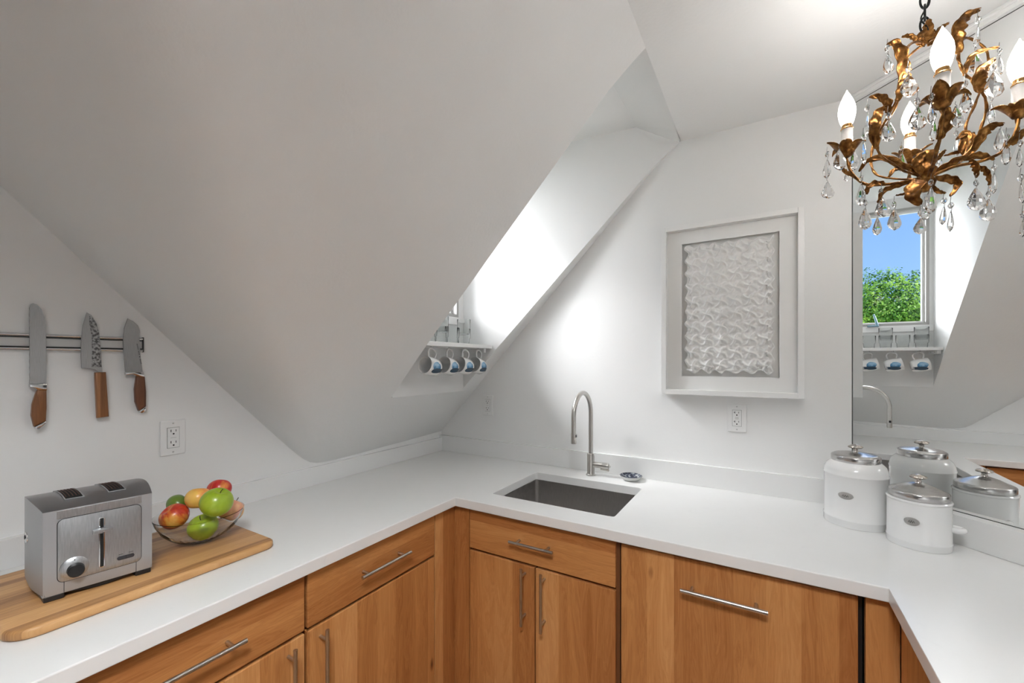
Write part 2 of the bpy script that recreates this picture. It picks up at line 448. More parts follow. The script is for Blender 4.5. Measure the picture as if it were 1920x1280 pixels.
# ------------------------------------------------------------------ worktop with sink cut-out
SX0, SX1, SY0, SY1 = .7315, 1.2425, -.5465, -.156
def rrect(x0, x1, y0, y1, r, n=5):
    out = []
    for cx, cy, a0 in ((x1 - r, y1 - r, 0), (x0 + r, y1 - r, 90), (x0 + r, y0 + r, 180), (x1 - r, y0 + r, 270)):
        for k in range(n + 1):
            a = math.radians(a0 + 90 * k / n); out.append((cx + r * math.cos(a), cy + r * math.sin(a)))
    return out
outer = [(-.019, .019), (1.979, .019), (2.698, -.70), (2.698, -3.2), (XR, -3.2), (XR, FY), (FX, FY), (FX, -2.75), (-.019, -2.75)]
inner = rrect(SX0, SX1, SY0, SY1, .012)
b = bm_new(); loops = []
for z in (ZC, ZC - .035):
    es = []; ls = []
    for poly in (outer, inner):
        vs = [b.verts.new((x, y, z)) for x, y in poly]; ls.append(vs)
        es += [b.edges.new((vs[i], vs[(i + 1) % len(vs)])) for i in range(len(vs))]
    bmesh.ops.triangle_fill(b, use_beauty=True, use_dissolve=False, edges=es)
    loops.append(ls)
for k in (0, 1):
    A, B2 = loops[0][k], loops[1][k]; n = len(A)
    for i in range(n): b.faces.new((A[i], A[(i + 1) % n], B2[(i + 1) % n], B2[i]))
bmesh.ops.recalc_face_normals(b, faces=b.faces[:])
ct = obj('countertop', b, M_quartz, loc=(1.0, -.4, ZC - .035))
tag(ct, 'white quartz worktop wrapping round three sides with the sink cut into it', 'countertop')
mo = ct.modifiers.new('edge', 'BEVEL'); mo.width = .0025; mo.segments = 2; mo.limit_method = 'ANGLE'; mo.angle_limit = math.radians(40)

def splash(name, label, fn):
    b = bm_new(); fn(b); o = obj(name, b, M_quartz, loc=b.verts[:][0].co.copy()); tag(o, label, 'backsplash', 'quartz backsplash strips'); return o
splash('backsplash', 'low white quartz backsplash strip behind the toaster and fruit bowl', lambda b: add_box(b, -.0204, 0, -2.75, -.0005, ZC + .0005, .9924))
splash('backsplash', 'low white quartz backsplash strip behind the faucet under the framed artwork', lambda b: add_box(b, -.0195, MCF - .001, .0, .0204, ZC + .0005, 1.006))
splash('backsplash', 'low white quartz backsplash strip beneath the mirror beside the canisters', lambda b: diag_box(b, MCF, 1.999, .03, .98, ZC + .0005, 1.0008, .001))
# mirror
b = bm_new(); diag_box(b, 1.996, 1.9993, 0.002, .985, 1.0015, 2.4205)
mi = obj('wall_mirror', b, [M_mirror], loc=diag(1.998, .4, 1.0))
tag(mi, 'large frameless mirror on the diagonal wall behind the white canisters', 'mirror')
b = bm_new(); diag_box(b, 1.9945, 1.9993, -.0005, .985, 1.0005, 1.0030); diag_box(b, 1.9945, 1.9993, -.0005, .985, 2.4195, 2.422); diag_box(b, 1.9945, 1.9993, -.0005, .0025, 1.0035, 2.4195)
obj('mirror_edge', b, M_mirroredge, mi)

# sink
b = bm_new()
zt, zb = ZC - .0355, .70
t = bmesh.new(); rings = []
for (off, z, r) in ((.012, zt, .016), (-.002, zt, .016), (-.002, zb + .02, .016), (-.010, zb + .004, .03), (-.03, zb, .04)):
    rings.append([t.verts.new((x, y, z)) for x, y in rrect(SX0 - off, SX1 + off, SY0 - off, SY1 + off, r)])
for A, B2 in zip(rings, rings[1:]):
    for i in range(len(A)): t.faces.new((A[i], A[(i + 1) % len(A)], B2[(i + 1) % len(A)], B2[i]))
t.faces.new(rings[-1]); bmesh.ops.recalc_face_normals(t, faces=t.faces[:]); merge(b, t)
sk = thing('sink', 'undermount stainless steel sink basin set in the white worktop', 'sink', ((SX0 + SX1) / 2, (SY0 + SY1) / 2, zb))
obj('basin', b, M_sink, sk, smooth=35)
b = bm_new(); add_lathe(b, [(0, .004), (.03, .004), (.042, .006), (.045, .002), (.045, 0)], Matrix.Translation(((SX0 + SX1) / 2, (SY0 + SY1) / 2, zb + .0005)))
obj('drain', b, M_chrome, sk, smooth=40)

# ------------------------------------------------------------------ cabinets
def bar_handle(parent, p0, p1, out, r=.0055, stand=.032, inset=.028, m=None, label=None):
    """bar from p0 to p1 (points on the door face), standing off along out"""
    p0, p1, out = Vector(p0), Vector(p1), Vector(out).normalized(); d = (p1 - p0).normalized()
    b = bm_new(); add_tube(b, [p0 + out * stand, p1 + out * stand], r, 14)
    for q in (p0 + d * inset, p1 - d * inset): add_tube(b, [q + out * .0005, q + out * stand], r * .85, 12)
    return obj('handle', b, M_nickel, parent, smooth=40)
XF = .61; YF = -.64; XRF = 1.975
def front(parent, name, axis, a0, a1, z0, z1, face, th, m, g=.0018):
    b = bm_new()
    if axis == 'x': add_box(b, face - th, face, a0 + g, a1 - g, z0, z1, .0022)
    elif axis == '-x': add_box(b, face, face + th, a0 + g, a1 - g, z0, z1, .0022)
    else: add_box(b, a0 + g, a1 - g, face, face + th, z0, z1, .0022)
    return obj(name, b, m, parent)
TOP = .868
def left_unit(y0, y1, label, hy0, hy1, hdoor):
    t = thing('base_cabinet', label, 'cabinet', (.3, (y0 + y1) / 2, 0), group='base cabinets under the left worktop')
    b = bm_new(); add_box(b, .01, XF - .022, y0 + .0006, y1 - .0006, .10, .876); add_box(b, .01, XF - .08, y0 + .0006, y1 - .0006, .002, .10)
    obj('carcass', b, M_carc, t)
    dr = front(t, 'drawer', 'x', y0 + .002, y1 - .002, .7175, TOP, XF, .02, M_woodH)
    bar_handle(dr, (XF, hy0, .796), (XF, hy1, .796), (1, 0, 0))
    return t
t = left_unit(-1.2865, -.757, 'honey wood base cabinet beside the inner corner, with one wide door', -1.1234, -.9178, None)
dd = front(t, 'door', 'x', -1.2845, -.759, .105, .708, XF, .02, M_woodV); bar_handle(dd, (XF, -1.244, .498), (XF, -1.244, .7037), (1, 0, 0))
t = left_unit(-1.89, -1.2875, 'honey wood base cabinet in front of the toaster, at the left edge of view', -1.690, -1.4584, None)
d1 = front(t, 'door', 'x', -1.588, -1.2895, .105, .708, XF, .02, M_woodV); bar_handle(d1, (XF, -1.338, .498), (XF, -1.338, .7019), (1, 0, 0))
d2 = front(t, 'door', 'x', -1.888, -1.592, .105, .708, XF, .02, M_woodV); bar_handle(d2, (XF, -1.63, .498), (XF, -1.63, .7019), (1, 0, 0))
# corner post
b = bm_new(); add_box(b, XF - .02, XF, -.7555, YF + .0205, .10, .876, .001); add_box(b, XF + .0005, .6845, YF, YF + .02, .10, .876, .001)
tag(obj('corner_filler', b, M_woodV, loc=(.61, -.64, .1)), 'plain honey wood filler post in the inner corner left of the sink cabinet', 'cabinet filler')
# sink cabinet
t = thing('base_cabinet', 'honey wood sink cabinet with false drawer over a pair of doors', 'cabinet', (.98, -.3, 0))
b = bm_new(); 
add_box(b, .6875, .70, YF + .022, -.01, .10, .876); add_box(b, 1.275, 1.2885, YF + .012, -.01, .10, .876); add_box(b, .70, 1.275, YF + .022, -.01, .10, .115); add_box(b, .70, 1.275, YF + .022, YF + .03, .115, .876)
obj('carcass', b, M_carc, t)
dr = front(t, 'drawer', 'y', .6855, 1.2785, .7175, TOP, YF, .02, M_woodH); bar_handle(dr, (.888, YF, .795), (1.065, YF, .795), (0, -1, 0))
d1 = front(t, 'door', 'y', .6855, .9795, .105, .708, YF, .02, M_woodV); bar_handle(d1, (.9400, YF, .502), (.9400, YF, .708), (0, -1, 0))
d2 = front(t, 'door', 'y', .9815, 1.2785, .105, .708, YF, .02, M_woodV); bar_handle(d2, (1.0196, YF, .502), (1.0196, YF, .708), (0, -1, 0))
# dishwasher
t = thing('dishwasher', 'built-in dishwasher behind a wide honey wood panel right of the sink doors', 'dishwasher', (1.6, -.3, 0))
b = bm_new(); add_box(b, 1.292, 1.908, YF + .03, -.02, .08, .874); obj('tub_housing', b, M_black, t)
dp = front(t, 'door_panel', 'y', 1.2935, 1.897, .105, .866, YF, .02, M_woodV); bar_handle(dp, (1.4812, YF, .782), (1.7017, YF, .782), (0, -1, 0), r=.006)
# right filler and cabinet
b = bm_new(); add_box(b, 1.9095, XRF - .0005, YF, YF + .02, .10, .876, .001)
tag(obj('corner_filler', b, M_woodV, loc=(1.94, -.64, .1)), 'narrow honey wood filler strip right of the dishwasher panel', 'cabinet filler')
t = thing('base_cabinet', 'honey wood base cabinet under the right-hand worktop, mostly out of view', 'cabinet', (2.3, -1.3, 0))
b = bm_new(); add_box(b, XRF + .022, 2.60, -1.9, YF - .02, .10, .876); obj('carcass', b, M_carc, t)
dpn = front(t, 'side_panel', '-x', -1.2, YF - .001, .105, .874, XRF, .02, M_woodV)
dpn = front(t, 'door', '-x', -1.9, -1.202, .105, .868, XRF, .02, M_woodV)

# ------------------------------------------------------------------ faucet, dish
FXp, FYp = .980, -.066
t = thing('faucet', 'brushed nickel pull-down kitchen faucet with tall arched spout behind the sink', 'faucet', (FXp, FYp, ZC))
b = bm_new(); add_lathe(b, [(0, 0), (.0225, 0), (.0225, .004), (.0185, .0065), (.0175, .008), (.0175, .1), (.0155, .1035), (.011, .1035)], Matrix.Translation((FXp, FYp, ZC + .0004)))
obj('faucet_body', b, M_nickel, t, smooth=40)
b = bm_new(); cy = (FYp - .278) / 2; R = (FYp + .278) / 2; zc_ = 1.3235 - R - .010
pts = [(FXp, FYp, 1.015), (FXp, FYp, 1.1), (FXp, FYp, zc_)] + [(FXp, cy + R * math.cos(a), zc_ + R * math.sin(a)) for a in [PI * k / 20 for k in range(1, 20)]] + [(FXp, -.278, zc_), (FXp, -.278, 1.145)]
add_tube(b, pts, .0105, 20); obj('spout', b, M_nickel, t, smooth=40)
b = bm_new(); add_lathe(b, [(.0, 0), (.010, 0), (.0115, .002), (.0118, .044), (.0108, .0475), (0, .0475)], Matrix.Translation((FXp, -.278, 1.099)))
sp = obj('spray_head', b, M_nickel, t, smooth=40)
b = bm_new(); add_box(b, FXp + .0108, FXp + .0135, -.283, -.273, 1.127, 1.139, .001); obj('spray_button', b, M_black, sp)
b = bm_new(); Rx = Matrix.Rotation(PI / 2, 4, 'Y')
add_lathe(b, [(0, .012), (.0135, .012), (.0135, .055), (.0145, .056), (.0145, .084), (.012, .088), (0, .088)], Matrix.Translation((FXp, FYp, ZC + .052)) @ Rx, seg=28)
add_tube(b, [(FXp + .05, FYp - .004, ZC + .036), (FXp + .091, FYp - .006, ZC + .034)], .005, 10)
add_tube(b, [(FXp + .076, FYp, ZC + .052), (FXp + .096, FYp - .002, ZC + .052)], .004, 10)
obj('lever', b, M_nickel, t, smooth=40)
def pattern_m():
    m = mat('blue_ink_glaze', (.2, .2, .25), .1)
    v = coords(m); vo = N(m, 'ShaderNodeTexVoronoi'); vo.inputs['Scale'].default_value = 75; L(m, v, vo.inputs['Vector'])
    L(m, ramp(m, vo.outputs['Distance'], [(.25, (.02, .022, .03)), (.55, (.05, .06, .10)), (.75, (.35, .37, .38))]), bsdf(m).inputs['Base Color']); return m
t = thing('soap_dish', 'small round patterned soap dish right of the faucet', 'dish', (1.168, -.053, ZC))
b = bm_new(); add_lathe(b, [(0, .0005), (.030, .0005), (.036, .003), (.048, .017), (.050, .021), (.0475, .021)], Matrix.Translation((1.168, -.0535, ZC)), 40)
obj('dish_shell', b, mat('pale_glaze', (.66, .66, .64), .15), t, smooth=50)
b = bm_new(); add_lathe(b, [(.0500, .0212), (.0485, .0222), (.0460, .0195), (.033, .008), (0, .0055)], Matrix.Translation((1.168, -.0535, ZC)), 40)
obj('patterned_interior', b, pattern_m(), t, smooth=True)

# ------------------------------------------------------------------ outlets
M_screw = mat('screw_paint', (.55, .55, .54), .4)
def outlet(label, origin, face, gfci):
    """built facing -y at local origin, turned by face"""
    rot = {'back': 0, 'left': PI / 2}[face]
    t = thing('wall_outlet', label, 'outlet', origin, rot, 'white wall outlets')
    b = bm_new(); add_box(b, -.0358, .0358, -.006, -.0003, -.0585, .0585, .0028)
    obj('cover_plate', b, M_plastic, t, world=False)
    b = bm_new(); add_box(b, -.0175, .0175, -.0066, -.0055, -.0345, .0345)
    r0 = obj('receptacle_gap', b, M_groove, t, world=False)
    b = bm_new(); add_box(b, -.0165, .0165, -.0085, -.0058, -.0333, .0333, .0008)
    rc = obj('receptacle', b, M_plastic, t, world=False)
    for zc in (.019, -.019):
        b = bm_new()
        add_box(b, -.0082, -.0062, -.0089, -.0084, zc + .0005, zc + .0085)
        if gfci: add_box(b, -.0116, -.0075, -.0089, -.0084, zc + .0035, zc + .0055)
        add_box(b, .0058, .0076, -.0089, -.0084, zc + .0010, zc + .0080)
        add_lathe(b, [(0, .0002), (.0027, .0002), (.0027, 0)], Matrix.Translation((0, -.0086, zc - .006)) @ Matrix.Rotation(PI / 2, 4, 'X'), 14)
        obj('plug_slots', b, M_slot, rc, world=False)
    b = bm_new()
    if gfci: add_box(b, -.0065, .0065, -.0090, -.0084, -.0048, -.0008, .0003); add_box(b, -.0065, .0065, -.0090, -.0084, .0008, .0048, .0003)
    else: add_box(b, -.008, .008, -.0088, -.0084, -.0012, .0012, .0002)
    obj('test_button', b, mat('outlet_button_grey', (.62, .62, .60), .4), rc, world=False)
    for zc in (.048, -.048):
        b = bm_new(); add_lathe(b, [(0, .001), (.0022, .001), (.003, 0)], Matrix.Translation((0, -.006, zc)) @ Matrix.Rotation(PI / 2, 4, 'X'), 12)
        obj('plate_screw', b, M_screw, t, world=False)
outlet('white wall outlet under the framed artwork, with T-shaped slots', (1.594, .0197, 1.219), 'back', True)
outlet('white wall outlet between the hanging mugs and the faucet', (.3284, .0197, 1.206), 'back', False)
outlet('white wall outlet right of the knives, above the fruit bowl', (-.0197, -1.361, 1.2005), 'left', False)

# ------------------------------------------------------------------ framed paper artwork
AX0, AX1, AZ0, AZ1 = 1.297, 1.8255, 1.3125, 2.052; AYF = -.034
t = thing('framed_artwork', 'white shadow-box frame holding a pleated white paper relief', 'artwork', ((AX0 + AX1) / 2, .0195, AZ0))
b = bm_new(); w = .021
poly = [(AX0, AZ0), (AX1, AZ0), (AX1, AZ1), (AX0, AZ1)]
add_box(b, AX0, AX0 + w, AYF, .0195, AZ0, AZ1, .0012); add_box(b, AX1 - w, AX1, AYF, .0195, AZ0, AZ1, .0012)
add_box(b, AX0 + w, AX1 - w, AYF, .0195, AZ0, AZ0 + w, .0012); add_box(b, AX0 + w, AX1 - w, AYF, .0195, AZ1 - w, AZ1, .0012)
obj('picture_frame', b, M_trim, t)
b = bm_new(); mx0, mx1, mz0, mz1 = 1.379, 1.7445, 1.392, 1.976
for q in ((AX0 + w, mx0, AZ0 + w, AZ1 - w), (mx1, AX1 - w, AZ0 + w, AZ1 - w), (mx0, mx1, AZ0 + w, mz0), (mx0, mx1, mz1, AZ1 - w)):
    add_box(b, q[0], q[1], -.002, .004, q[2], q[3])
obj('mat_board', b, mat('mat_board_white', (.80, .80, .785), .8), t)
b = bm_new(); add_box(b, AX0 + w, AX1 - w, .0145, .017, AZ0 + w, AZ1 - w)
obj('backing_board', b, mat('backing_white', (.76, .76, .74), .8), t)
# relief: rows of folded pinwheels
b = bm_new(); px0, px1, pz0, pz1 = 1.396, 1.7235, 1.412, 1.962; nx, nz = 132, 222; COLS, ROWS = 6, 10
def relief(u, v):
    cu, cv = u * COLS, v * ROWS; iu, iv = math.floor(cu), math.floor(cv); best = 0
    for du in (-1, 0, 1):
        for dv in (-1, 0, 1):
            jx, jy = iu + du, iv + dv
            x = (cu - jx - .5); y = (cv - jy - .5) 
            r = math.hypot(x, y)
            if r > .95: continue
            th = math.atan2(y, x); k = 0
            ph = (th + .25 + 1.15 * r * r) / (PI / 2); d = abs(ph - round(ph)) * (PI / 2) * max(r, .03)
            h = math.exp(-(d / .085) ** 2) * max(0, 1 - (r / .62) ** 3) + .25 * math.exp(-(r / .13) ** 2)
            best = max(best, h * (.85 + .3 * noise.noise(Vector((jx * 3.1, jy * 2.7, 1)))))
    return best
g = []
for j in range(nz + 1):
    row = []
    for i in range(nx + 1):
        u, v = i / nx, j / nz; x = px0 + (px1 - px0) * u; z = pz0 + (pz1 - pz0) * v
        h = relief(u, v); e = min(u * COLS, (1 - u) * COLS, v * ROWS, (1 - v) * ROWS)
        x += .004 * noise.noise(Vector((u * 9, v * 22, 3))) + (.006 * math.sin(v * ROWS * 2 * PI + u * 9) if e < .3 else 0)
        z += .004 * noise.noise(Vector((u * 9, v * 22, 9))) + (.007 * math.sin(u * COLS * 2 * PI + 1) if e < .3 else 0)
        h = h * .017 + .003 + .004 * noise.noise(Vector((u * 30, v * 50, 5)))
        row.append(b.verts.new((x, .010 - h - (.004 if e < .12 else 0), z)))
    g.append(row)
for j in range(nz):
    for i in range(nx): b.faces.new((g[j][i], g[j][i + 1], g[j + 1][i + 1], g[j + 1][i]))
obj('paper_relief', b, mat('handmade_paper', (.82, .82, .805), .85), t, smooth=True)

# ------------------------------------------------------------------ shelf, hooks, mugs, glasses
SHX = .432; SZ0, SZ1 = 1.527, 1.546
t = thing('window_shelf', 'white painted shelf below the dormer window carrying the glasses', 'shelf', (.3, -.38, SZ0))
b = bm_new(); add_prism(b, [(XW + .0005, YN + .002), (SHX, YN + .002), (SHX, Ych(SHX) - .002), (XW + .0005, Ych(XW) - .002)], 'z', SZ0, SZ1, .0012)
obj('shelf_board', b, M_trim, t)
for y0, y1 in ((YN + .003, YN + .024), (Ych(.3) - .028, Ych(.3) - .008)):
    b = bm_new(); add_box(b, XW + .001, .405, y0, y1, SZ0 - .022, SZ0 - .0005, .001)
    yy = y0 - .0006 if y0 > -.3 else y1 + .0006
    for xx in (.30, .37): add_lathe(b, [(0, .0012), (.0028, .001), (.0032, 0)], Matrix.Translation((xx, yy, SZ0 - .011)) @ Matrix.Rotation(PI / 2 if y0 > -.3 else -PI / 2, 4, 'X'), 12, mat=1)
    obj('shelf_cleat', b, [M_trim, M_groove], t)
MUGY = [-.5376, -.4115, -.2903, -.172]
for y in MUGY:
    b = bm_new()
    add_lathe(b, [(0, .001), (.004, .001), (.0045, 0)], Matrix.Translation((.393, y, SZ0 - .0015)), 12)
    pts = [(.393, y, SZ0), (.393, y, SZ0 - .007)] + [(.393, y + .0055 * math.sin(a) * 1.0, SZ0 - .0125 + .0055 * math.cos(a)) for a in [math.radians(q) for q in range(20, 261, 24)]]
    add_tube(b, pts, .0011, 8); obj('cup_hook', b, M_chrome, t, smooth=True)
def mug_paint():
    m = mat('mug_glaze_with_blue_motif', (.8, .8, .79), .12)
    tcd = coords(m); s = N(m, 'ShaderNodeSeparateXYZ'); L(m, tcd, s.inputs[0])
    # motif on the +x side: an irregular blue body with a dark slanting foot and short dark dashes
    n = noise_n(m, tcd, 38, 2)
    u = s.outputs[1]; w_ = s.outputs[2]
    uu = math_n(m, 'ADD', u, math_n(m, 'MULTIPLY', math_n(m, 'SUBTRACT', n, .5), .022))
    e1 = math_n(m, 'ADD', math_n(m, 'POWER', math_n(m, 'DIVIDE', math_n(m, 'ADD', uu, .004), .024), 2), math_n(m, 'POWER', math_n(m, 'DIVIDE', math_n(m, 'ADD', w_, .001), .022), 2))
    e2 = math_n(m, 'ADD', math_n(m, 'POWER', math_n(m, 'DIVIDE', math_n(m, 'ADD', uu, .000), .033), 2), math_n(m, 'POWER', math_n(m, 'DIVIDE', math_n(m, 'ADD', w_, .019), .011), 2))
    front_ = math_n(m, 'GREATER_THAN', s.outputs[0], .004)
    m1 = math_n(m, 'MULTIPLY', math_n(m, 'LESS_THAN', e1, 1.0), front_); m2 = math_n(m, 'MULTIPLY', math_n(m, 'LESS_THAN', e2, 1.0), front_)
    dash = math_n(m, 'MULTIPLY', math_n(m, 'MULTIPLY', math_n(m, 'GREATER_THAN', math_n(m, 'SINE', math_n(m, 'MULTIPLY', w_, 900)), .1), math_n(m, 'MULTIPLY', math_n(m, 'GREATER_THAN', u, .02), math_n(m, 'LESS_THAN', u, .04))), math_n(m, 'MULTIPLY', math_n(m, 'LESS_THAN', w_, -.008), math_n(m, 'MULTIPLY', math_n(m, 'GREATER_THAN', w_, -.03), front_)))
    blue = ramp(m, math_n(m, 'ADD', n, math_n(m, 'MULTIPLY', w_, 8)), [(.3, (.03, .11, .22)), (.5, (.09, .26, .45)), (.75, (.30, .50, .68))])
    a = N(m, 'ShaderNodeMix', data_type='RGBA'); L(m, m1, a.inputs[0]); a.inputs[6].default_value = (.80, .80, .79, 1); L(m, blue, a.inputs[7])
    c = N(m, 'ShaderNodeMix', data_type='RGBA'); L(m, m2, c.inputs[0]); L(m, a.outputs[2], c.inputs[6]); c.inputs[7].default_value = (.035, .07, .11, 1)
    d = N(m, 'ShaderNodeMix', data_type='RGBA'); L(m, dash, d.inputs[0]); L(m, c.outputs[2], d.inputs[6]); d.inputs[7].default_value = (.03, .05, .08, 1)
    L(m, d.outputs[2], bsdf(m).inputs['Base Color']); return m
M_mug = mug_paint()
MUGL = ['white mug with blue motif hanging nearest the knives', 'white mug with blue motif, second in the hanging row from the knife side',
        'white mug with blue motif, third in the hanging row from the knife side', 'white mug with blue motif hanging last in the row, nearest the sink wall']
# axis along y, mouth towards -y, tipped so the base hangs lower; handle on top
mug0 = thing('hanging_mug', MUGL[0], 'mug', (0, 0, 0), group='blue-patterned mugs hanging under the shelf')
b = bm_new()
T = Matrix.Rotation(math.radians(78), 4, 'X')       # lathe z (mouth) -> towards -y
prof = [(0, -.044), (.026, -.044), (.033, -.040), (.0395, -.026), (.041, 0), (.0405, .040), (.0395, .0415), (.0385, .040), (.039, 0), (.037, -.026), (.030, -.037), (0, -.039)]
add_lathe(b, prof, T, 36)
mb_ = obj('mug_body', b, M_mug, mug0, smooth=50, world=False)
b = bm_new(); hp = [Vector((0, .040, .022)), Vector((0, .062, .030)), Vector((0, .078, .022)), Vector((0, .082, .002)), Vector((0, .074, -.016)), Vector((0, .058, -.022)), Vector((0, .039, -.016))]
# handle built in lathe space (+y side is up after the turn)
hp = [T @ p for p in hp]
add_tube(b, spline(hp, 5), [.0042] * (6 * 5 + 1), 10)
obj('mug_handle', b, mat('mug_white_glaze', (.8, .8, .79), .12), mug0, smooth=True, world=False)
for i, y in enumerate(MUGY):
    o = mug0 if i == 0 else dup(mug0)
    o.location = (.393, y + .0, SZ0 - .0135 - .0795); o['label'] = MUGL[i]
    o.rotation_euler = (0, 0, math.radians([0, 3, -2, 4][i]))
# tumblers
g0 = None
GL = [(-.205, 0), (-.205, 1), (-.300, 0), (-.385, 0), (-.385, 1), (-.470, 0), (-.560, 0), (-.560, 1)]
GLAB = {-.205: 'at the sink-wall end of the shelf', -.300: 'second place from the sink wall', -.385: 'in the middle of the shelf', -.470: 'fourth place from the sink wall', -.560: 'at the knife-wall end of the shelf'}
for k, (y, lv) in enumerate(GL):
    if g0 is None:
        b = bm_new(); add_lathe(b, [(0, 0), (.026, 0), (.029, .003), (.031, .03), (.0345, .035), (.036, .082), (.0352, .083), (.0342, .082), (.0325, .036), (.0285, .031), (.0262, .009), (0, .008)], None, 28)
        g0 = obj('glass_tumbler', b, M_tumbler, smooth=50, world=False); o = g0
    else: o = g0.copy(); COL.objects.link(o)
    o.location = (.325, y, SZ1 + .0004 + lv * .0505)
    multi = [q for q in GL if q[0] == y]
    pre = 'clear glass tumbler ' if len(multi) == 1 else ('clear glass tumbler nested on top, ' if lv else 'clear lower glass tumbler of a nested pair, ')
    tag(o, pre + GLAB[y], 'glass', 'tumblers on the window shelf')

# ------------------------------------------------------------------ knife rack and knives (on the left wall)
t = thing('knife_rack', 'magnetic knife rack of two steel rails on the left wall', 'knife rack', (-.0197, -1.7, 1.49))
b = bm_new(); add_box(b, -.0195, -.013, -2.1, -1.4445, 1.490, 1.531); obj('magnet_strip', b, mat('pale_magnet_strip', (.55, .55, .54), .45), t)
for z in (1.528, 1.4905):
    b = bm_new(); add_tube(b, [(-.0125, -2.1, z), (-.0125, -1.4435, z)], .0045, 12); obj('rail', b, M_chrome, t, smooth=40)
    b = bm_new(); add_box(b, -.0135, -.0095, -2.1, -1.445, z - (.0075 if z > 1.5 else -.0045), z - (.0050 if z > 1.5 else -.007)); obj('rail_groove', b, M_black, t)
b = bm_new(); add_box(b, -.0195, -.0085, -1.4445, -1.4405, 1.4855, 1.5335, .001); obj('end_cap', b, M_black, t)
XK0, XK1 = -.0078, -.0052
def damask():
    m = mat('hammered_blade', (.30, .30, .30), .35, 1.0); v = coords(m); n = noise_n(m, v, 150, 3)
    L(m, ramp(m, n, [(.4, (.12, .12, .12)), (.6, (.48, .48, .48))]), bsdf(m).inputs['Base Color']); bump(m, n, .6, .002); return m
def knife(label, blade, handle, hm, ends=None, bolster=None, loc=None, serr=False, hammered=None, text=False):
    t = thing('kitchen_knife', label, 'knife', loc, group='knives on the magnetic rack')
    b = bm_new(); add_prism(b, blade, 'x', XK0, XK1, .0004, segs=1); bl = obj('blade', b, metal('knife_steel', (.50, .50, .50), .3, (1, 40, 1)), t)
    if hammered:
        b = bm_new(); add_prism(b, hammered, 'x', XK1, XK1 + .0006); obj('hammered_flat', b, damask(), bl)
    if text:
        b = bm_new()
        # rows of tiny dark engraved characters running up the blade
        z = 1.512
        for n_, w_ in ((6, .0032), (4, .0034), (1, .006), (9, .0018)):
            for k in range(n_):
                yy = -1.4590 + (1.512 - z) * .16
                add_box(b, XK1, XK1 + .0003, yy - .0014, yy + .0014, z - w_ * .62, z); z -= w_
            z -= .003
        obj('engraving', b, mat('etched_dark', (.10, .10, .10), .5), bl)
    b = bm_new(); add_prism(b, handle, 'x', -.0135, .0045, .004, segs=3); obj('knife_handle', b, hm, t, smooth=50)
    if bolster: b = bm_new(); add_prism(b, bolster, 'x', -.0115, .0028, .0015); obj('bolster', b, M_chrome, t, smooth=40)
    if ends: b = bm_new(); add_prism(b, ends, 'x', -.0125, .0038, .0015); obj('end_cap', b, M_chrome, t, smooth=40)
K = lambda pts: [(y, z) for y, z in pts]
# bread knife
ser = []
n = 22
for k in range(n + 1):
    z = 1.402 + (1.600 - 1.402) * k / n; ser.append((-1.6865 + (.0010 if k % 2 else 0), z))
blade1 = [(-1.6865, 1.396)] + ser + [(-1.6830, 1.6115), (-1.6795, 1.6140), (-1.672, 1.6110), (-1.6635, 1.598), (-1.6580, 1.578), (-1.6555, 1.550), (-1.6550, 1.395)]
knife('long serrated bread knife with brown wooden handle, left of the three', blade1,
      [(-1.6730, 1.3790), (-1.6560, 1.3770), (-1.6555, 1.330), (-1.6570, 1.2930), (-1.6790, 1.2800), (-1.6840, 1.310), (-1.6825, 1.340), (-1.6775, 1.362)], M_acacia,
      [(-1.6570, 1.2925), (-1.6780, 1.2795), (-1.6760, 1.2735), (-1.6700, 1.2725), (-1.6580, 1.2860)],
      [(-1.6865, 1.3955), (-1.6550, 1.3945), (-1.6552, 1.3765), (-1.6740, 1.3785), (-1.6780, 1.3850), (-1.6865, 1.3875)], (-.006, -1.67, 1.27))
blade2 = [(-1.5850, 1.4375), (-1.5865, 1.470), (-1.5860, 1.520), (-1.5825, 1.560), (-1.5760, 1.592), (-1.5740, 1.6000), (-1.5640, 1.5920), (-1.5530, 1.570), (-1.5470, 1.540), (-1.5440, 1.500), (-1.5420, 1.450), (-1.5400, 1.424), (-1.5500, 1.424), (-1.5560, 1.4340)]
ham = [(-1.5640, 1.4400), (-1.5630, 1.480), (-1.5640, 1.530), (-1.5690, 1.570), (-1.5690, 1.5900), (-1.5610, 1.5850), (-1.5530, 1.566), (-1.5480, 1.540), (-1.5450, 1.500), (-1.5425, 1.450), (-1.5420, 1.440)]
knife('hammered santoku knife with squared light wood handle, middle of the three', blade2,
      [(-1.5580, 1.4240), (-1.5340, 1.4245), (-1.5275, 1.2905), (-1.5535, 1.2890)], M_acacia, None, None, (-.006, -1.55, 1.29), hammered=ham)
blade3 = [(-1.4880, 1.4240), (-1.4915, 1.480), (-1.4930, 1.520), (-1.4900, 1.560), (-1.4820, 1.5905), (-1.4700, 1.5830), (-1.4570, 1.5700), (-1.4530, 1.5560), (-1.4530, 1.520), (-1.4500, 1.470), (-1.4450, 1.4240)]
knife('short broad chef knife with dark walnut handle, right of the three', blade3,
      [(-1.4620, 1.4090), (-1.4420, 1.4085), (-1.4385, 1.360), (-1.4385, 1.3150), (-1.4570, 1.3010), (-1.4650, 1.330), (-1.4665, 1.370)], M_walnut,
      [(-1.4385, 1.3145), (-1.4560, 1.3005), (-1.4530, 1.2940), (-1.4470, 1.2925), (-1.4390, 1.3020)],
      [(-1.4885, 1.4235), (-1.4448, 1.4240), (-1.4430, 1.4080), (-1.4620, 1.4090), (-1.4720, 1.4160), (-1.4885, 1.4150)], (-.006, -1.46, 1.29), text=True)

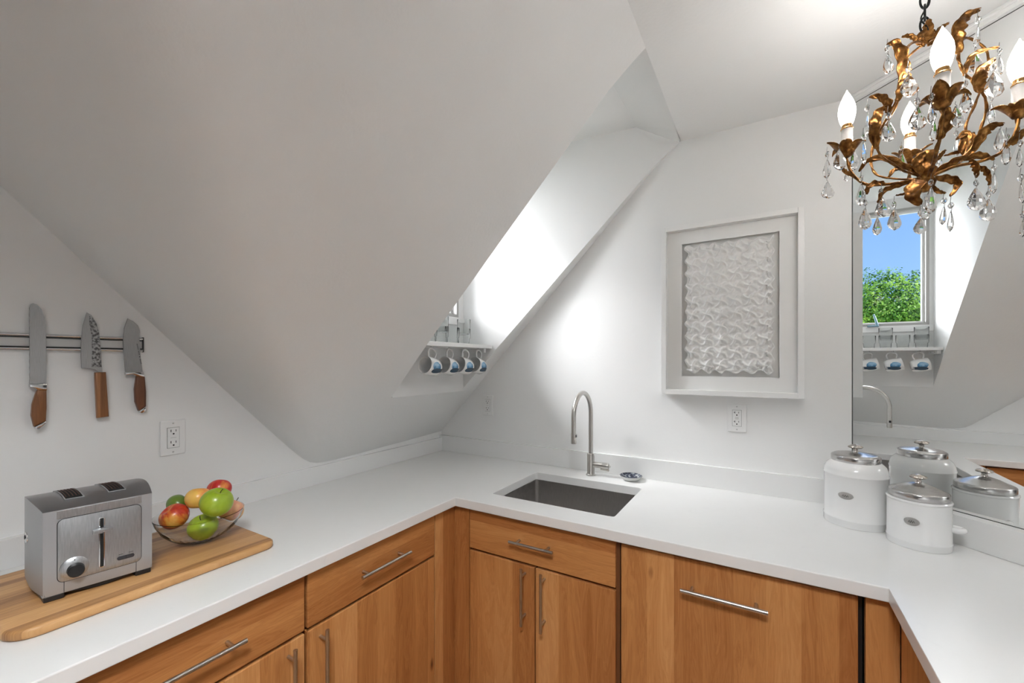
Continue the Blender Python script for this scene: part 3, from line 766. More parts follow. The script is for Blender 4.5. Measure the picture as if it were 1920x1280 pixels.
# ------------------------------------------------------------------ cutting board
bp = [(.110, -1.822), (.455, -1.800), (.4665, -1.3100), (.245, -1.2870), (.110, -1.2800)]
BA = (.095, .4705, -1.803, -1.2880)
b = bm_new()
poly = [(BA[0], BA[2])] + [(BA[1] - .05 + .05 * math.cos(a), BA[2] + .05 + .05 * math.sin(a)) for a in [math.radians(q) for q in range(-90, 1, 15)]] + \
       [(BA[1] - .028 + .028 * math.cos(a), BA[3] - .028 + .028 * math.sin(a)) for a in [math.radians(q) for q in range(0, 91, 18)]] + [(BA[0] , BA[3])]
add_prism(b, poly, 'z', ZC + .0005, ZC + .0215, .0065, segs=3)
tag(obj('cutting_board', b, M_board, loc=(.3, -1.55, ZC), smooth=35), 'long striped wooden cutting board under the toaster and fruit bowl', 'cutting board')
BT = ZC + .0215

# ------------------------------------------------------------------ toaster
P0 = Vector((.3690, -1.7345)); P1 = Vector((.3950, -1.5557)); TW = (P1 - P0).length; TD = .190; TH = 1.131 - BT
ang = math.atan2((P1 - P0).y, (P1 - P0).x)
# local frame: x along the front (left to right), -y towards the viewer, z up
t = thing('toaster', 'brushed steel two-slice toaster standing on the cutting board', 'toaster', (P0.x, P0.y, BT), ang)
zb, zt = .012, TH
def prof_y(depth=TD, peak=.017, n=14, z0=zb, ztop=zt, tuck=.012):
    pts = [(tuck * .2, z0), (0, z0 + .012)]
    for k in range(n + 1):
        u = k / n; y = u * depth; pts.append((y, ztop + peak * math.sin(PI * min(1, u * 1.0)) ** .9))
    pts += [(depth, z0 + .012), (depth - tuck, z0)]
    return pts
b = bm_new()
# shell: loft of the profile with ends that bulge outwards at mid depth
tt = bmesh.new(); pr = prof_y(); sec = []
e1, e2 = .0175, TW - .0175
def endbulge(y): return .010 * math.sin(PI * max(0, min(1, y / TD)))
stations = [0, .008, e1]
L0 = [tt.verts.new((-endbulge(y) * (1 if z > .03 else .6), y, z)) for y, z in pr]
L1 = [tt.verts.new((TW * .14, y, z)) for y, z in pr]
L2 = [tt.verts.new((TW * .86, y, z)) for y, z in pr]
L3 = [tt.verts.new((TW + endbulge(y), y, z)) for y, z in pr]
n = len(pr)
for A, B2 in ((L0, L1), (L1, L2), (L2, L3)):
    for i in range(n):
        f = tt.faces.new((A[i], A[(i + 1) % n], B2[(i + 1) % n], B2[i]))
# bulged end caps
for ex, sg in ((0, -1), (TW, 1)):
    yy = [TD * q / 14 for q in range(15)]; lo = []; hi = []
    for y in yy:
        x = ex + sg * endbulge(y)
        hi.append(tt.verts.new((x, y, zt + .017 * math.sin(PI * y / TD) ** .9 if 0 < y < TD else zt))); lo.append(tt.verts.new((x * 1.0 - sg * .004, y, zb)))
    md = [tt.verts.new((h.co.x, h.co.y, .028)) for h in hi]
    for i in range(14): tt.faces.new((lo[i], lo[i + 1], md[i + 1], md[i])); tt.faces.new((md[i], md[i + 1], hi[i + 1], hi[i]))
bmesh.ops.recalc_face_normals(tt, faces=tt.faces[:])
for f in tt.faces: f.material_index = 1 if (f.normal.z > .25 and f.calc_center_median().z > zt * .9) else 0
me_ = bpy.data.meshes.new('tmp'); tt.to_mesh(me_); tt.free(); b.from_mesh(me_); bpy.data.meshes.remove(me_)
shell = obj('shell', b, [M_toastside, M_toasttop], t, smooth=30, world=False)
# slots in the top
def top_z(y): return zt + .017 * math.sin(PI * max(0, min(1, y / TD))) ** .9
for k, x0 in enumerate((.040, .112)):
    b = bm_new(); x1 = x0 + .030
    ys_ = [.040 + (TD - .075) * q / 8 for q in range(9)]
    A = [b.verts.new((x0, y, top_z(y) + .0008)) for y in ys_]; B2 = [b.verts.new((x1, y, top_z(y) + .0008)) for y in ys_]
    for i in range(8): b.faces.new((A[i], B2[i], B2[i + 1], A[i + 1]))
    so = obj('bread_slot', b, M_hole, t, world=False)
    b = bm_new()
    for q in range(5):
        xx = x0 + .004 + q * .0055
        add_tube(b, [(xx, y, top_z(y) + .0016) for y in ys_[1:-1]], .0007, 6)
    add_tube(b, [(x0, y, top_z(y) + .0012) for y in ys_] , .0011, 6, mat=1); add_tube(b, [(x1, y, top_z(y) + .0012) for y in ys_], .0011, 6, mat=1)
    for y in (ys_[0], ys_[-1]): add_tube(b, [(x0, y, top_z(y) + .0012), (x1, y, top_z(y) + .0012)], .0011, 6, mat=1)
    obj('slot_grille', b, [M_glow, M_toastside], so, world=False)
# front
b = bm_new(); add_box(b, .0205, TW - .0195, -.0012, .001, zt - .019, zt - .0015, .0005); obj('front_band', b, M_toast, t, world=False)
b = bm_new(); rr = rrect(.0215, TW - .0205, .037, zt - .021, .011)
add_prism(b, [(x, z) for x, z in rr], 'y', -.0022, .001, .0008); fp = obj('front_panel', b, M_toast, t, smooth=30, world=False)
b = bm_new(); add_prism(b, rrect(.0205, TW - .0195, .0360, zt - .0200, .012), 'y', -.0008, .0005); obj('panel_shadow_gap', b, M_black, t, world=False)
b = bm_new()
sxm = .091
for q in ((.033, .0325, .0345), (TW - .033, TW - .0335, TW - .0315)): pass
add_box(b, .031, .0317, -.0006, .0006, zb, .037); obj('base_seam', b, M_black, t, world=False)
b = bm_new(); add_box(b, TW - .0300, TW - .0293, -.0006, .0006, zb, .037); obj('base_seam', b, M_black, t, world=False)
b = bm_new(); add_prism(b, rrect(sxm - .0052, sxm + .0052, .046, .163, .005), 'y', -.0035, -.002, .0008); lv = obj('lever_surround', b, M_chrome, t, smooth=40, world=False)
b = bm_new(); add_box(b, sxm - .0030, sxm + .0030, -.0042, -.0036, .049, .160); obj('lever_slot', b, M_hole, lv, world=False)
b = bm_new(); add_prism(b, [(sxm - .017, .131), (sxm - .016, .139), (sxm, .1405), (sxm + .017, .138), (sxm + .017, .132), (sxm, .1315), (sxm, .1290)][::-1], 'y', -.019, -.008, .0015)
add_box(b, sxm - .004, sxm + .004, -.009, -.003, .132, .138); obj('lever_handle', b, M_toast, t, smooth=40, world=False)
Rk = Matrix.Rotation(PI / 2, 4, 'X')
b = bm_new(); add_lathe(b, [(0, 0), (.0235, 0), (.0235, .002), (.0165, .007), (0, .007)], Matrix.Translation((.047, -.0022, .063)) @ Rk, 36); kb = obj('dial_bezel', b, M_toast, t, smooth=40, world=False)
b = bm_new(); add_lathe(b, [(0, 0), (.0145, 0), (.0135, .012), (.0120, .0135), (0, .0135)], Matrix.Translation((.0485, -.009, .060)) @ Rk, 28); obj('dial', b, M_black, kb, smooth=40, world=False)
b = bm_new(); add_box(b, .0462, .0478, -.0088, -.0075, .0775, .0825); obj('dial_mark', b, M_black, kb, world=False)
b = bm_new(); add_prism(b, rrect(.117, .1475, .052, .0605, .004), 'y', -.0042, -.002, .0006)
bt = obj('button_pad', b, mat('dark_grey_button', (.035, .035, .04), .35), t, smooth=40, world=False)
b = bm_new(); add_box(b, .1318, .1325, -.0046, -.0040, .0525, .0600); obj('button_divider', b, M_hole, bt, world=False)
b = bm_new()
for x0 in (.1195, .1375): add_box(b, x0, x0 + .008, -.0026, -.0021, .0645, .0653)
obj('button_caption', b, M_black, t, world=False)
b = bm_new(); add_box(b, .001, .033, .003, TD - .015, 0.0004, zb, .002); add_box(b, TW - .030, TW - .001, .003, TD - .015, 0.0004, zb, .002)
arc = [(.033 + (TW - .063) * k / 12, zb - .001 - .009 * math.sin(PI * k / 12)) for k in range(13)]
add_prism(b, arc + [(TW - .03, zb + .002), (.033, zb + .002)], 'y', .008, TD - .03)
obj('base_feet', b, M_black, t, world=False)
b = bm_new(); add_lathe(b, [(0, .0008), (.0095, .0008), (.0115, .0016), (.0115, 0)], Matrix.Translation((-.0098, TD * .50, .125)) @ Matrix.Rotation(-PI / 2, 4, 'Y'), 24)
add_tube(b, [(-.0125, TD * .5 + .006 * math.cos(a), .125 + .006 * math.sin(a)) for a in [PI * q / 8 for q in range(-2, 9)]], .0008, 6, mat=1)
obj('side_badge', b, [M_chrome, M_black], t, smooth=40, world=False)
for ob_ in [o_ for o_ in t.children_recursive]:
    for v in ob_.data.vertices: v.co.x -= .10 * max(0, v.co.y)
# thin black tube along the worktop behind the toaster and board
b = bm_new(); add_tube(b, spline([(.0700, -2.30, ZC + .006), (.068, -2.05, ZC + .006), (.066, -1.86, ZC + .006), (.070, -1.74, ZC + .006), (.078, -1.66, ZC + .006), (.085, -1.62, ZC + .006)], 6), .0052, 10)
tag(obj('black_strip', b, M_black, smooth=True, loc=(.07, -1.8, ZC)), 'thin black strip along the worktop behind the cutting board', 'cord')

# ------------------------------------------------------------------ glass bowl and fruit
BC = Vector((.270, -1.400, BT))
t = thing('glass_bowl', 'clear cut-glass bowl of apples and peaches on the cutting board', 'bowl', BC)
b = bm_new()
op = [(0, .0006), (.044, .0006), (.048, .003), (.056, .0070), (.064, .0118), (.072, .0175), (.080, .0245), (.087, .0320), (.0905, .0365), (.103, .058), (.110, .078)]
ip = [(.1085, .0788), (.1010, .0590), (.0880, .0375), (.0680, .0185), (.0480, .0072), (0, .0060)]
add_lathe(b, op + ip, None, 64)
for v in b.verts:                       # cut diamond flutes on the lower outside
    r = v.co.xy.length
    if .045 < r < .1 and v.co.z < .05:
        a = math.atan2(v.co.y, v.co.x); outer = v.co.z < (r - .04) * .75 + .001
        k = 1 + .012 * (1 if (round(a / (2 * PI / 64)) % 2) else -1) if outer else 1
        v.co.x *= k; v.co.y *= k
obj('bowl_glass', b, glassm('bowl_glass_clear', (.99, 1, .995), 0, 1.24), t, smooth=35, world=False)
def fruit_m(name, stops, scale=9, stretch=None, rough=.32, rampdir=False):
    m = mat(name, stops[0][1], rough, **{'Coat Weight': .15})
    v = coords(m, 'Object', stretch or (1, 1, .35)); n = noise_n(m, v, scale * 2.2, 4, .6, .6); n2 = noise_n(m, v, scale * 14, 2)
    f = math_n(m, 'ADD', n, math_n(m, 'MULTIPLY', n2, .10))
    L(m, ramp(m, f, stops), bsdf(m).inputs['Base Color']); return m
M_green = fruit_m('green_apple_skin', [(.3, (.20, .31, .015)), (.55, (.30, .42, .02)), (.8, (.45, .52, .05))])
M_darkgreen = fruit_m('deep_green_skin', [(.3, (.08, .16, .02)), (.7, (.15, .24, .03))])
M_redpeach = fruit_m('red_yellow_skin', [(.36, (.38, .012, .01)), (.50, (.60, .05, .02)), (.60, (.80, .28, .04)), (.72, (.85, .50, .10))])
M_yelpeach = fruit_m('yellow_pink_skin', [(.32, (.72, .10, .06)), (.45, (.82, .35, .08)), (.6, (.86, .52, .10)), (.75, (.86, .50, .14))])
M_redpeach2 = fruit_m('pink_yellow_skin', [(.36, (.62, .06, .04)), (.48, (.75, .30, .22)), (.62, (.80, .45, .22)), (.75, (.82, .50, .12))])
M_red = fruit_m('red_apple_skin', [(.42, (.45, .01, .015)), (.58, (.60, .03, .02)), (.72, (.80, .30, .06))])
M_stem = mat('fruit_stem', (.06, .045, .02), .7)
def fruit(name, label, cat, px, py, z, r, m, rot, stem=True, squash=.9):
    c = at_z(px, py, z)
    o = thing(name, label, cat, c, group='fruit in the glass bowl'); o.rotation_euler = rot
    prof = []
    for k in range(25):
        a = PI * k / 24; rr = math.sin(a); zz = -math.cos(a) * squash
        dz = .22 * math.exp(-(rr / .28) ** 2)
        zz += dz if zz < 0 else -dz * 1.15
        prof.append((rr * r * (1 + .05 * math.sin(a) * (-math.cos(a)) * -1) * (1 + .05 * math.cos(a) * -1), zz * r))
    b = bm_new(); add_lathe(b, prof, None, 32)
    for v in b.verts:
        n_ = noise.noise(v.co * 28 + Vector((r * 900, 0, 0))); v.co *= 1 + .035 * n_
    obj('fruit_skin', b, m, o, smooth=True, world=False)
    if stem:
        b = bm_new(); zz = r * squash * .72
        add_tube(b, [(0, 0, zz - .004), (.001, 0, zz + .008), (.004, .001, zz + .016)], .0011, 6); obj('stem', b, M_stem, o, smooth=True, world=False)
    return o
fruit('green_apple', 'green apple low in the bowl front, under the other green apple', 'apple', 381, 987, .984, .0375, M_green, (.35, .2, 0))
fruit('green_apple', 'bright green apple resting on top with its stem up', 'apple', 406, 941, 1.057, .0415, M_green, (-.15, .38, 0), squash=.93)
fruit('green_apple', 'dark green fruit at the back left behind the red peach', 'apple', 334, 946, 1.027, .031, M_darkgreen, (-.9, .1, 0), False)
fruit('peach', 'red and yellow peach at the left front of the bowl', 'peach', 327, 968, 1.006, .0375, M_redpeach, (.5, -.5, .6), False)
fruit('peach', 'yellow peach with pink blush in the middle of the pile', 'peach', 372, 934, 1.048, .0345, M_yelpeach, (-.3, -.2, .2), False)
fruit('peach', 'pale pink peach at the right side of the bowl', 'peach', 433, 956, 1.000, .036, M_redpeach2, (.3, .5, 2.2), True)
fruit('red_apple', 'red apple on top at the back of the fruit pile', 'apple', 411, 917, 1.045, .0345, M_red, (-.5, .2, 1.1), False)

# ------------------------------------------------------------------ canisters
def canister(label, c, scale, big, badge_ang, handle_ang):
    t = thing('canister', label, 'canister', (c[0], c[1], ZC + .0005), 0, 'white enamel canisters')
    if big:
        R = .088 * scale; pr = [(0, 0), (R * .98, 0), (R * .99, .003), (R * .99, .020), (R * 1.0, .0225), (R * 1.0, .0250), (R * .98, .0275), (R * .98, .162), (R * 1.0, .1645), (R * 1.0, .1675), (R * .982, .170), (R * .965, .182), (R * .90, .195), (R * .80, .204), (R * .74, .208), (0, .208)]
        Rl = R * .755; zl = .2065
    else:
        R = .0725 * scale; pr = [(0, 0), (R * .99, 0), (R * 1.0, .003), (R * 1.0, .016), (R * 1.01, .0185), (R * 1.01, .020), (R * .985, .023), (R * .98, .130), (R * 1.01, .1325), (R * 1.01, .1355), (R * .98, .138), (0, .138)]
        Rl = R * .945; zl = .1385
    b = bm_new(); add_lathe(b, pr, None, 72); body = obj('canister_body', b, M_enamel, t, smooth=40, world=False)
    if big:
        lid = [(Rl * .98, zl), (Rl * 1.0, zl + .002), (Rl * 1.0, zl + .017), (Rl * .98, zl + .0195), (Rl * .86, zl + .024), (Rl * .80, zl + .0245), (Rl * .45, zl + .029), (Rl * .2, zl + .031), (0, zl + .0315)]
        kz = zl + .0305
    else:
        lid = [(Rl * .98, zl), (Rl * 1.0, zl + .002), (Rl * 1.0, zl + .017), (Rl * .98, zl + .0195), (Rl * .90, zl + .022), (Rl * .80, zl + .024), (Rl * .5, zl + .035), (Rl * .2, zl + .042), (0, zl + .043)]
        kz = zl + .042
    b = bm_new(); add_lathe(b, lid, None, 72); ld = obj('lid', b, metal('spun_lid_steel', (.62, .61, .60), .24, (1, 1, 60)), t, smooth=40, world=False)
    b = bm_new()
    add_lathe(b, [(.010, 0), (.0075, .003), (.007, .010), (.009, .013)], Matrix.Translation((0, 0, kz - .001)), 20)
    tt = bmesh.new(); ringsk = []
    for rr, zz in ((.008, .012), (.017, .015), (.0195, .018), (.016, .022), (.008, .0255), (.0, .027)):
        if rr == 0: ringsk.append([tt.verts.new((0, 0, zz))])
        else: ringsk.append([tt.verts.new((rr * (1 + (.10 * math.cos(8 * a) if rr > .01 else 0)) * math.cos(a), rr * (1 + (.10 * math.cos(8 * a) if rr > .01 else 0)) * math.sin(a), zz)) for a in [2 * PI * q / 48 for q in range(48)]])
    for A, B2 in zip(ringsk, ringsk[1:]):
        for i in range(48):
            j = (i + 1) % 48
            tt.faces.new((A[i], A[j], B2[0]) if len(B2) == 1 else (A[i], A[j], B2[j], B2[i]))
    bmesh.ops.recalc_face_normals(tt, faces=tt.faces[:]); merge(b, tt, 0, Matrix.Translation((0, 0, kz - .001)))
    obj('lid_knob', b, metal('aged_nickel_knob', (.58, .54, .50), .22), ld, smooth=40, world=False)
    # oval badge wrapped on the wall
    bz = .104 if big else .080; a_half = .24; bh = .0115; Rb = R * .972
    b = bm_new(); tt = bmesh.new(); c0 = tt.verts.new((math.cos(badge_ang) * (Rb + .0025), math.sin(badge_ang) * (Rb + .0025), bz)); prev = None
    rgs = []
    for f_, h_ in ((.55, .0030), (.80, .0030), (.86, .0018), (1.0, .0020), (1.04, 0)):
        rgs.append([tt.verts.new(((Rb + h_) * math.cos(badge_ang + a_half * f_ * math.cos(q)), (Rb + h_) * math.sin(badge_ang + a_half * f_ * math.cos(q)), bz + bh * f_ * math.sin(q))) for q in [2 * PI * s / 32 for s in range(32)]])
    for i in range(32): tt.faces.new((c0, rgs[0][i], rgs[0][(i + 1) % 32]))
    for A, B2 in zip(rgs, rgs[1:]):
        for i in range(32): tt.faces.new((A[i], A[(i + 1) % 32], B2[(i + 1) % 32], B2[i]))
    bmesh.ops.recalc_face_normals(tt, faces=tt.faces[:]); merge(b, tt)
    bd = obj('badge', b, metal('pewter_badge', (.56, .55, .54), .38), t, smooth=40, world=False)
    b = bm_new()                       # raised script-like squiggle
    pts = [Vector(((Rb + .0036) * math.cos(badge_ang + q), (Rb + .0036) * math.sin(badge_ang + q), bz + .0035 * math.sin(q * 95 + 1) * (1 - abs(q) * 3))) for q in [-.10 + .2 * k / 40 for k in range(41)]]
    add_tube(b, pts, .0006, 6); obj('badge_lettering', b, metal('dark_pewter', (.22, .22, .21), .4), bd, smooth=True, world=False)
    # loop handle
    for ha in handle_ang:
        b = bm_new(); zz = .062 if not big else .12
        A = []
        for q in range(13):
            f_ = q / 12; aa = ha + (-.22 + .44 * f_); ro = R * .96 + .024 * math.sin(PI * f_) ** .6
            A.append(Vector((ro * math.cos(aa) , ro * math.sin(aa), zz)))
        add_tube(b, A, .0075, 12); obj('side_handle', b, M_enamel, t, smooth=True, world=False)
view = lambda c: math.atan2(CAM.y - c[1], CAM.x - c[0])
cL = (1.957, -.176); cS = (2.087, -.291)
canister('tall round white enamel canister with oval badge, nearer the framed artwork', cL, 1.0, True, view(cL) - .30, [])
canister('shorter white enamel canister with side handle, standing in front of the taller one', cS, 1.0, False, view(cS) - .20, [math.radians(-12)])

# ------------------------------------------------------------------ chandelier
CH = at(1734, 322, .74 * 1.3)
ch = thing('chandelier', 'gilded leaf chandelier with four lit candle bulbs and hanging crystals', 'chandelier', (CH.x, CH.y, CH.z - .1))
KD = 1.3
def at_c(x, y, d): return at(x, y, d * KD)
def A3(l): return [at_c(*p) for p in l]
def stem(pts, r=.0036, name='arm', taper=True):
    s = spline(A3(pts), 8); b = bm_new(); n = len(s)
    add_tube(b, s, [r * (1 - .25 * k / n) for k in range(n)], 10)
    # second thin wire twined beside it
    s2 = [p + Vector((math.cos(k * .5) * r * 1.1, math.sin(k * .5) * r * 1.1, 0)) for k, p in enumerate(s)]
    add_tube(b, s2, r * .42, 6)
    return obj(name, b, M_gold, ch, smooth=True)
cups = [(1588, 288, .80), (1767, 196, .645), (1912, 214, .67), (1706, 302, .845)]
stem([(1722, 335, .735), (1690, 342, .75), (1655, 346, .765), (1622, 345, .782), (1598, 325, .795), (1588, 300, .80), (1588, 285, .80)])
stem([(1742, 330, .73), (1748, 315, .71), (1756, 285, .675), (1763, 255, .655), (1767, 225, .647), (1767, 190, .645)])
stem([(1746, 330, .735), (1790, 312, .725), (1840, 302, .71), (1878, 285, .69), (1897, 262, .675), (1908, 235, .67), (1912, 208, .67)])
stem([(1726, 332, .75), (1716, 344, .78), (1707, 338, .82), (1705, 320, .84), (1706, 298, .845)])
# basket stems
for l in ([(1732, 80, .74), (1712, 80, .725), (1696, 96, .705), (1692, 125, .70), (1690, 160, .695), (1680, 190, .695), (1662, 222, .70), (1646, 255, .705), (1645, 280, .71), (1662, 300, .72), (1695, 320, .735), (1722, 330, .74)],
          [(1734, 82, .745), (1712, 98, .765), (1694, 120, .785), (1688, 160, .79), (1680, 200, .795), (1655, 240, .80), (1636, 275, .80), (1634, 305, .795), (1644, 328, .78), (1690, 336, .76), (1724, 334, .745)],
          [(1736, 80, .74), (1756, 70, .72), (1780, 66, .70), (1797, 82, .69), (1798, 112, .685), (1806, 135, .685), (1828, 154, .69), (1845, 175, .695), (1848, 210, .705), (1836, 250, .715), (1815, 285, .725), (1780, 312, .735), (1748, 328, .74)],
          [(1736, 78, .745), (1762, 66, .77), (1800, 70, .79), (1822, 74, .80), (1850, 95, .80), (1850, 140, .795), (1830, 190, .79), (1812, 235, .785), (1813, 275, .775), (1800, 305, .76), (1750, 330, .745)]):
    stem(l, .0027, 'basket_stem')
def leaf(pts, w_px, tip=.25, curl=.35, name='leaf', seedk=0):
    """veined leaf along a spline; width in photo pixels at its own depth"""
    P = spline(A3(pts), 7); n = len(P); b = bm_new(); d = sum(p[2] for p in pts) / len(pts)
    w = w_px / F_PX * d * KD * .37; rows = []
    for i, p in enumerate(P):
        u = i / (n - 1); dv = (P[min(i + 1, n - 1)] - P[max(i - 1, 0)]).normalized()
        side = dv.cross((CAM - p).normalized()); side = side.normalized() if side.length > 1e-4 else Vector((1, 0, 0))
        side = (side * .92 + dv.cross(side) * .38).normalized(); nn = side.cross(dv).normalized()
        ww = w * (math.sin(PI * min(1, (u * .93 + .05)) ** .85) ** .8) * (1 + .16 * math.sin(u * 26 + seedk)) + .0006
        row = []
        for k in range(7):
            v = (k - 3) / 3
            row.append(b.verts.new(p + side * ww * v + nn * (curl * ww * (v * v) + .0016 * math.sin(u * 30 + abs(v) * 4))))
        rows.append(row)
    for i in range(n - 1):
        for k in range(6): b.faces.new((rows[i][k], rows[i][k + 1], rows[i + 1][k + 1], rows[i + 1][k]))
    tb = bmesh.new(); tb.free()
    o = obj(name, b, M_gold, ch, smooth=True)
    so = o.modifiers.new('thickness', 'SOLIDIFY'); so.thickness = .0008
    return o
LV = [
 ([(1688, 172, .69), (1692, 135, .69), (1690, 104, .69), (1678, 82, .69), (1663, 84, .69)], 24),
 ([(1682, 190, .69), (1690, 165, .685), (1698, 145, .68), (1706, 128, .68)], 20),
 ([(1644, 278, .705), (1638, 250, .70), (1641, 225, .70), (1650, 208, .70), (1664, 200, .70)], 24),
 ([(1664, 212, .70), (1664, 194, .70), (1650, 182, .70), (1630, 182, .70)], 17),
 ([(1798, 100, .685), (1794, 75, .685), (1797, 52, .68), (1812, 30, .68), (1838, 17, .68)], 27),
 ([(1808, 142, .685), (1814, 118, .685), (1832, 98, .685), (1872, 88, .685)], 11),
 ([(1842, 172, .69), (1834, 152, .685), (1842, 130, .68), (1866, 110, .68)], 28),
 ([(1757, 262, .66), (1770, 238, .655), (1774, 214, .65), (1762, 196, .65)], 26),
 ([(1824, 284, .71), (1838, 256, .70), (1856, 238, .69), (1882, 232, .685)], 22),
 ([(1896, 272, .675), (1910, 254, .67), (1932, 240, .665)], 18),
 ([(1722, 325, .735), (1690, 308, .735), (1655, 296, .74), (1625, 303, .75), (1611, 322, .76)], 14),
 ([(1728, 326, .735), (1700, 314, .735), (1678, 318, .735), (1665, 334, .735)], 12),
 ([(1745, 328, .735), (1775, 310, .73), (1805, 296, .725), (1850, 296, .72)], 15),
 ([(1810, 300, .72), (1828, 290, .715), (1846, 291, .71), (1864, 299, .71)], 13),
 ([(1818, 300, .715), (1828, 308, .71), (1832, 320, .71), (1831, 333, .71)], 14),
 ([(1832, 312, .715), (1846, 317, .71), (1854, 330, .71), (1855, 347, .71)], 11),
 ([(1752, 333, .73), (1778, 334, .725), (1797, 344, .72), (1782, 368, .72)], 18),
 ([(1728, 338, .73), (1716, 350, .725), (1714, 368, .72), (1726, 384, .72)], 34),
 ([(1660, 344, .76), (1640, 344, .76), (1628, 352, .76), (1626, 364, .76)], 13),
 ([(1705, 342, .75), (1676, 350, .75), (1656, 360, .75), (1646, 380, .75)], 12),
 ([(1712, 348, .745), (1698, 362, .745), (1680, 366, .745)], 5),
 ([(1748, 348, .735), (1758, 358, .73), (1773, 362, .73)], 9),
 ([(1816, 300, .78), (1806, 275, .78), (1812, 250, .78), (1793, 262, .78)], 20),
 ([(1818, 290, .78), (1826, 270, .78), (1824, 248, .78)], 16),
 ([(1736, 82, .735), (1738, 60, .735), (1742, 36, .735)], 24),
 ([(1734, 84, .74), (1722, 74, .735), (1728, 60, .735)], 16),
 ([(1738, 84, .74), (1752, 72, .74), (1750, 56, .74)], 14),
 ([(1722, 80, .735), (1708, 68, .73), (1691, 69, .73)], 10),
 ([(1752, 68, .745), (1762, 54, .745), (1779, 43, .745)], 9),
 ([(1600, 330, .79), (1585, 322, .79), (1577, 312, .79)], 8),
 ([(1790, 285, .79), (1800, 284, .79), (1770, 292, .79)], 8),
 ([(1758, 300, .70), (1764, 290, .70), (1773, 281, .70)], 8),
 ([(1728, 326, .73), (1718, 306, .73), (1727, 294, .73), (1740, 282, .73)], 20),
]
for k, (p, w) in enumerate(LV): leaf(p, w, seedk=k * 1.7)
# hub: stacked bells
b = bm_new(); H0 = at_c(1736, 328, .74)
add_lathe(b, [(0, -.034), (.006, -.033), (.012, -.026), (.016, -.015), (.011, -.006), (.014, .002), (.017, .010), (.012, .016), (.008, .019), (.012, .030), (.019, .042), (.0175, .042), (.007, .020)], Matrix.Translation(H0) @ Matrix.Scale(1.15, 4), 20)
obj('hub', b, M_gold, ch, smooth=True)
# cups with candles
prof_b = [(0, 0), (.0115, .0005), (.0140, .006), (.0170, .016), (.0180, .025), (.0165, .036), (.0120, .047), (.0065, .057), (.0025, .063), (.0008, .067)]
M_sleeve = mat('candle_sleeve', (.72, .71, .69), .35)
cup0 = None
for i, (x, y, d) in enumerate(cups):
    P = at_c(x, y, d)
    if cup0 is None:
        b = bm_new()
        add_lathe(b, [(.004, -.010), (.010, -.006), (.015, .002), (.016, .008), (.013, .008), (.008, .002), (0, 0)], None, 24)
        for k in range(6):
            a = k * PI / 3 + .3; rows = []
            for q in range(9):
                u = q / 8; rad = .012 + .024 * u ** 1.4 + (.007 * (k % 2)) * u * u; zz = -.005 + .046 * u - (.011 * (u ** 3)) * (1 + (k % 3))
                ww = .0125 * math.sin(PI * min(1, u * .86 + .12)) + .0004
                rows.append([b.verts.new((rad * math.cos(a) - v * ww * math.sin(a), rad * math.sin(a) + v * ww * math.cos(a), zz + .003 * v * v)) for v in (-1, -.5, 0, .5, 1)])
            for r0, r1 in zip(rows, rows[1:]):
                for q in range(4): b.faces.new((r0[q], r0[q + 1], r1[q + 1], r1[q]))
        cup = obj('bobeche_cup', b, M_gold, ch, smooth=True, world=False)
        so = cup.modifiers.new('thickness', 'SOLIDIFY'); so.thickness = .0008
        b = bm_new(); add_lathe(b, [(0, -.0), (.0115, 0), (.0115, .062), (.0100, .064), (0, .064)], None, 24); sl = obj('candle_sleeve', b, M_sleeve, cup, smooth=40, world=False)
        b = bm_new(); add_lathe(b, [(.0122, .0590), (.0130, .0608), (.0122, .0625), (.0118, .0608), (.0122, .0590)], None, 24); add_lathe(b, [(.0, .064), (.0105, .064), (.0105, .071), (0, .071)], None, 20); obj('brass_ring', b, metal('brass', (.7, .4, .15), .25), cup, smooth=40, world=False)
        b = bm_new(); add_lathe(b, prof_b, Matrix.Translation((0, 0, .0712)) @ Matrix.Diagonal((1, 1, 1.27, 1)), 24)
        bu = obj('candle_bulb', b, M_bulb, cup, smooth=True, world=False); cup0 = cup
    else: cup = dup(cup0, ch)
    cup.location = P - ch.location; cup.rotation_euler = (0, 0, i * .9)
    lamp('candle_bulb_light', 'POINT', P + Vector((0, 0, .112)), energy=3.5, color=(1, .975, .945), size=.024)
